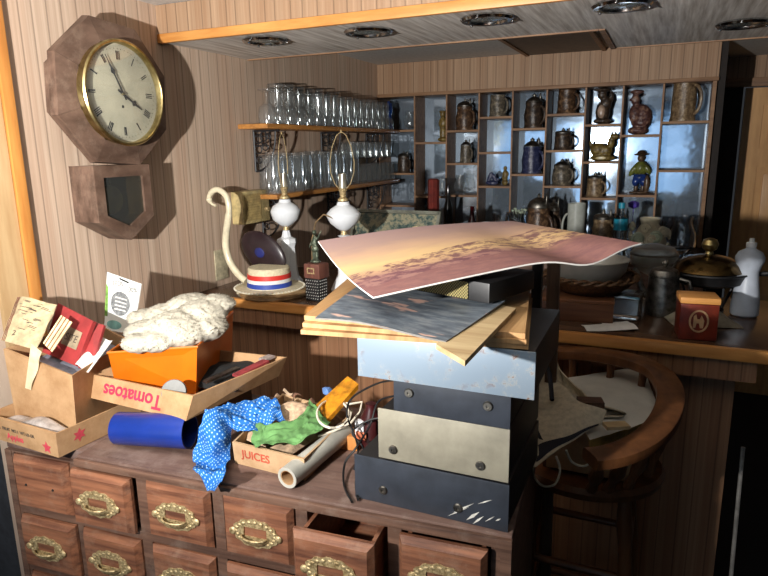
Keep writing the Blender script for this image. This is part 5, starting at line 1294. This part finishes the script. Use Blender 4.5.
# juice box
ZJ = Z
JB = [at(235, 463, ZJ), at(305, 481, ZJ), at(352, 433, ZJ), at(284, 412, ZJ)]
JT = [at(231, 440, .975), at(303, 457, .975), at(352, 402, .975), at(282, 384, .975)]
JT = [Vector((p.x, p.y, .972)) + (p - sum(JB, Vector()) / 4).normalized() * .003 for p in JB]
ju = carton('juice_box', 'low cardboard box lettered JUICES filled with brown paper shreds', JB, JT, CARD2)
put('JUICES', .026, ORED, ju, JB[0], JB[1], JT[0] - JB[0], .33, .55)
put('CO. INC', .006, ORED, ju, JB[0], JB[1], JT[0] - JB[0], .73, .3)
BRP = plain('brown kraft paper', (196, 166, 136), .85, var=.3, scale=70, bumps=.3)
jc = sum(JB, Vector()) / 4
cloth('kraft_paper', 'crumpled brown kraft paper bits heaped in the juices box', 'paper', (jc.x - .012, jc.y + .012, ZJ + .03), .165, .215, .08, BRP, -.15, 12)
rnd = random.Random(8)
for k, (px, py) in enumerate(((262, 408), (276, 398), (290, 402), (302, 410), (284, 415), (270, 416), (296, 395), (312, 402), (300, 422), (318, 412), (288, 392))):
    p = at(px, py, ZJ + .06); a_ = rnd.uniform(0, 6); L_ = rnd.uniform(.02, .036); w_ = rnd.uniform(.008, .016)
    o = MB().sheet(lambda u, v: ((u - .5) * L_, (v - .5) * w_, .006 * math.sin(u * 4 + k) + .003 * math.sin(v * 5)), 6, 4, .0012).build('paper_shred', plain('shred paper', rnd.choice(((170, 138, 110), (120, 84, 64), (196, 168, 140))), .9))
    o.location = p; o.rotation_euler = (rnd.uniform(-.5, .5), rnd.uniform(-.5, .5), a_); tag(o, 'torn brown paper shred lying on the heap in the juices box', 'paper shred', 'paper shreds in the juices box')
# green cloth over the right front of the juice box
def drape(name, label, cat, rows, mt, n=(30, 30), wr=.004, th=.0015, seed=0, freq=30):
    R_ = [[Vector(aty(p[0], p[1], float(p[2][1:])) if isinstance(p[2], str) else at(*p)) for p in r] for r in rows]; nr_ = len(R_) - 1; nc = len(R_[0]) - 1
    def cr1(a, b_, c, d, u): return .5 * (2 * b_ + (c - a) * u + (2 * a - 5 * b_ + 4 * c - d) * u * u + (3 * b_ - a - 3 * c + d) * u ** 3)
    def P(u, v):
        i = u * nr_; k = min(int(i), nr_ - 1); f = i - k
        def rowpt(r):
            j = v * nc; m = min(int(j), nc - 1); g = j - m; Rr = R_[r]
            return cr1(Rr[max(m - 1, 0)], Rr[m], Rr[m + 1], Rr[min(m + 2, nc)], g)
        p = cr1(rowpt(max(k - 1, 0)), rowpt(k), rowpt(k + 1), rowpt(min(k + 2, nr_)), f)
        return p + Vector(noise.noise_vector(p * freq + Vector((seed, 0, 0)))) * wr + Vector((0, 0, 1)) * abs(noise.noise(p * freq * 1.7)) * wr
    o = MB().sheet(P, n[0], n[1], th).build(name, mt); return tag(o, label, cat)
drape('green_cloth', 'thin bright green cloth lying over the front of the juices box', 'cloth',
      [[(252, 425, .985), (252, 440, .98), (256, 447, .98)], [(275, 425, .995), (277, 437, .985), (282, 445, .98)], [(296, 418, 1.0), (300, 432, .99), (305, 441, .985)], [(311, 400, 1.005), (322, 415, .995), (331, 425, .985)]],
      plain('green gauze', (98, 146, 84), .8, var=.18, scale=60), (40, 24), .009, seed=2, freq=34)
# bandana
DOT, nt, b_ = newmat('blue polka dot cotton'); b_.inputs['Roughness'].default_value = .8
tc = N(nt, 'ShaderNodeTexCoord'); sp_ = N(nt, 'ShaderNodeSeparateXYZ'); nt.links.new(tc.outputs['UV'], sp_.inputs[0])
nu, nv = 32, 9
uu = math_(nt, 'MULTIPLY', sp_.outputs[0], nu); v2 = math_(nt, 'MULTIPLY', sp_.outputs[1], nv)
a1 = math_(nt, 'ADD', uu, v2); a2 = math_(nt, 'SUBTRACT', uu, v2)
d1 = math_(nt, 'SUBTRACT', math_(nt, 'FRACT', a1), .5); d2 = math_(nt, 'SUBTRACT', math_(nt, 'FRACT', a2), .5)
dd = math_(nt, 'ADD', math_(nt, 'MULTIPLY', d1, d1), math_(nt, 'MULTIPLY', d2, d2))
nt.links.new(mixc(nt, math_(nt, 'LESS_THAN', dd, .04), (18, 98, 178), (160, 200, 228)), b_.inputs['Base Color'])
drape('bandana', 'bright blue polka dot bandana hanging over the cabinet edge', 'bandana',
      [[(208, 486, 'y.895'), (211, 492, 'y.893'), (216, 491, 'y.893')],
       [(193, 470, 'y.9'), (209, 479, 'y.888'), (224, 478, 'y.895')],
       [(197, 460, .935), (212, 466, .935), (229, 463, .935)],
       [(199, 444, .965), (213, 452, .965), (231, 446, .96)],
       [(201, 428, 1.0), (214, 434, 1.0), (231, 430, .99)],
       [(205, 412, 1.028), (218, 418, 1.02), (235, 428, .99)],
       [(217, 407, 1.025), (232, 415, 1.01), (247, 434, .985)],
       [(238, 404, 1.0), (250, 414, 1.0), (263, 430, .985)],
       [(260, 398, 1.005), (268, 410, 1.01), (277, 425, .99)],
       [(276, 404, 1.005), (281, 413, 1.005), (287, 420, .99)]], DOT, (90, 36), .013, seed=4, freq=24)
# cardboard tube
a, b_ = at(287, 478, Z + .024), at(344, 432, Z + .03)
t = thing('paper_roll', 'grey-white cardboard roll lying at the front of the juices box', 'roll', a); d = b_ - a; M = d.to_track_quat('Z', 'Y').to_matrix().to_4x4(); Ln = d.length
MB().lathe([(.0165, 0), (.023, 0), (.023, Ln), (.0165, Ln)], seg=36, M=M, close=True).build('roll', plain('grey white film roll', (186, 184, 174), .35, var=.15, scale=12), t)
MB().lathe([(.0145, .001), (.0163, .001), (.0163, Ln - .001), (.0145, Ln - .001)], seg=36, M=M, close=True).build('core', CARD, t)
# amber bottle-shaped plastic piece, blue scrap
AM = plain('amber plastic', (214, 140, 30), .3, var=.35, scale=40)
t = thing('amber_plate', 'angular amber yellow plastic piece poking up behind the white cord', 'plastic piece', at(335, 400, 1.0))
c0 = Vector(t.location); P_ = [at(313, 413, .985), at(327, 425, .98), at(358, 390, 1.03), at(347, 382, 1.035)]
MB().prism([p - c0 for p in P_], (0, .004, .014)).build('body', AM, t, smooth=False)
P_ = [at(304, 412, .985), at(313, 424, .98), at(325, 421, .985), at(322, 409, .99)]
b = MB()
for k in range(5): b.tube([at(306 + 4 * k, 410 + 1.2 * k, .99) - c0, at(310 + 4 * k, 425 - .6 * k, .985) - c0], .004, 8)
b.build('ribbed_end', AM, t)
o = MB().ell((0, 0, .0), (.014, .009, .011), None, 2).jitter(.006, 60).build('blue_scrap', plain('pale blue cloth', (96, 132, 190), .8)); o.location = at(327, 391, .975); tag(o, 'little pale blue cloth scrap at the back corner of the juices box', 'scrap')
# white cord coil
def coil(px, py, rx_, ry_, z, n=28, a0=0, turns=1.0): return [at(px + rx_ * math.cos(a0 + turns * 2 * PI * i / n), py + ry_ * math.sin(a0 + turns * 2 * PI * i / n), z + .003 * math.sin(i)) for i in range(n + 1)]
b = MB(); b.tube(coil(333, 414, 16, 14, 1.01, a0=.4, turns=1.9, n=50) + [at(352, 410, 1.0), at(348, 424, .985), at(334, 431, .975), at(318, 436, .97)], .0028, 7)
b.tube([at(336, 401, 1.012), at(350, 404, 1.01), at(362, 402, 1.01), at(360, 412, 1.0), at(350, 424, .985)], .0028, 7)
tag(b.build('white_cable', plain('white cable', (224, 216, 196), .5, var=.08)), 'coiled white cable on top of the amber piece', 'cable')
# wooden block and plug tangle
t = thing('wooden_block', 'small raw pine block behind the paper roll', 'wood block', at(349, 446, Z), .1); MB().mm((-.028, -.02, 0), (.03, .03, .034), bev=.002).build('block', wood('raw pine block', (206, 140, 78), (172, 108, 54), (30, 6, 6)), t)
pl = at(361, 425, .985)
t = thing('power_plug', 'pale plug with orange-tipped ends tangled in the black wires', 'plug', pl)
MB().mm((-.012, -.008, -.03), (.01, .008, .012), bev=.003).build('body', WHITEP, t); MB().mm((-.008, -.012, -.03), (.018, -.0085, -.012), bev=.001).build('tip', plain('salmon tip', (214, 120, 84), .5), t)
BK = plain('black rubber', (24, 24, 26), .5)
for pts, lb in (([at(395, 380, 1.13), at(376, 384, 1.1), at(352, 398, 1.05), at(347, 415, 1.02), at(355, 436, .98), at(358, 452, .96), at(354, 470, .93)], 'black wire looping from the slate box, topmost of the tangle'),
                ([at(394, 396, 1.08), at(378, 402, 1.05), at(370, 425, 1.0), at(356, 448, .97), at(345, 463, .94), at(344, 485, Z + .004), at(352, 502, Z + .004)], 'black wire running down beside the stack onto the cabinet top'),
                ([at(386, 418, 1.02), at(370, 420, 1.01), at(352, 432, .98), at(364, 450, .95), at(356, 480, Z + .006), at(358, 500, Z + .005)], 'black wire nearest the navy box left edge')):
    tag(MB().tube(smooth_pts([Vector(p) for p in pts], 6), .0024, 6).build('black_wire', BK), lb, 'wire')
o = MB().ell((0, 0, 0), (.012, .012, .045), None, 2).build('dark_red_bottle', plain('dark maroon plastic', (60, 22, 24), .3)); 
t = o; o.location = at(374, 410, Z + .13); o.scale = (1, 1, 1); bpy.data.objects.remove(o)
lathe_thing('maroon_jar', 'dark maroon jar in the shade behind the stack left side', 'jar', [(0, 0), (.022, 0), (.024, .08), (.012, .1), (.012, .112), (0, .112)], plain('dark maroon plastic', (66, 24, 26), .3), (X(371, 1.2, 1.0), 1.2, Z), 24)

# ------------------------------------------------------------------ light
ld = bpy.data.lights.new('work_lamp', 'SPOT'); lo = bpy.data.objects.new('work_lamp', ld); col.objects.link(lo)
ld.energy = 290; ld.color = (1, .965, .92); ld.shadow_soft_size = .018; ld.spot_size = math.radians(150); ld.spot_blend = 1
lo.location = (-.74, -.14, 1.57); tgt = Vector((-1.2, 2.2, 2.5)); lo.rotation_euler = (tgt - Vector(lo.location)).to_track_quat('-Z', 'Y').to_euler()
w = bpy.data.worlds.new('world'); sc.world = w; w.use_nodes = True; w.node_tree.nodes['Background'].inputs[0].default_value = (.5, .55, .6, 1); w.node_tree.nodes['Background'].inputs[1].default_value = .05
WINEM.inputs[1].default_value = 2.0
sc.view_settings.view_transform = 'Standard'; sc.view_settings.look = 'None'; sc.view_settings.exposure = 0; sc.view_settings.gamma = 1; sc.view_settings.use_curve_mapping = False
sc.cycles.use_denoising = True; sc.cycles.max_bounces = 10; sc.cycles.transmission_bounces = 8; sc.cycles.transparent_max_bounces = 40; sc.cycles.glossy_bounces = 4; sc.cycles.diffuse_bounces = 4
sc.cycles.caustics_reflective = False; sc.cycles.caustics_refractive = False; sc.cycles.sample_clamp_indirect = 6
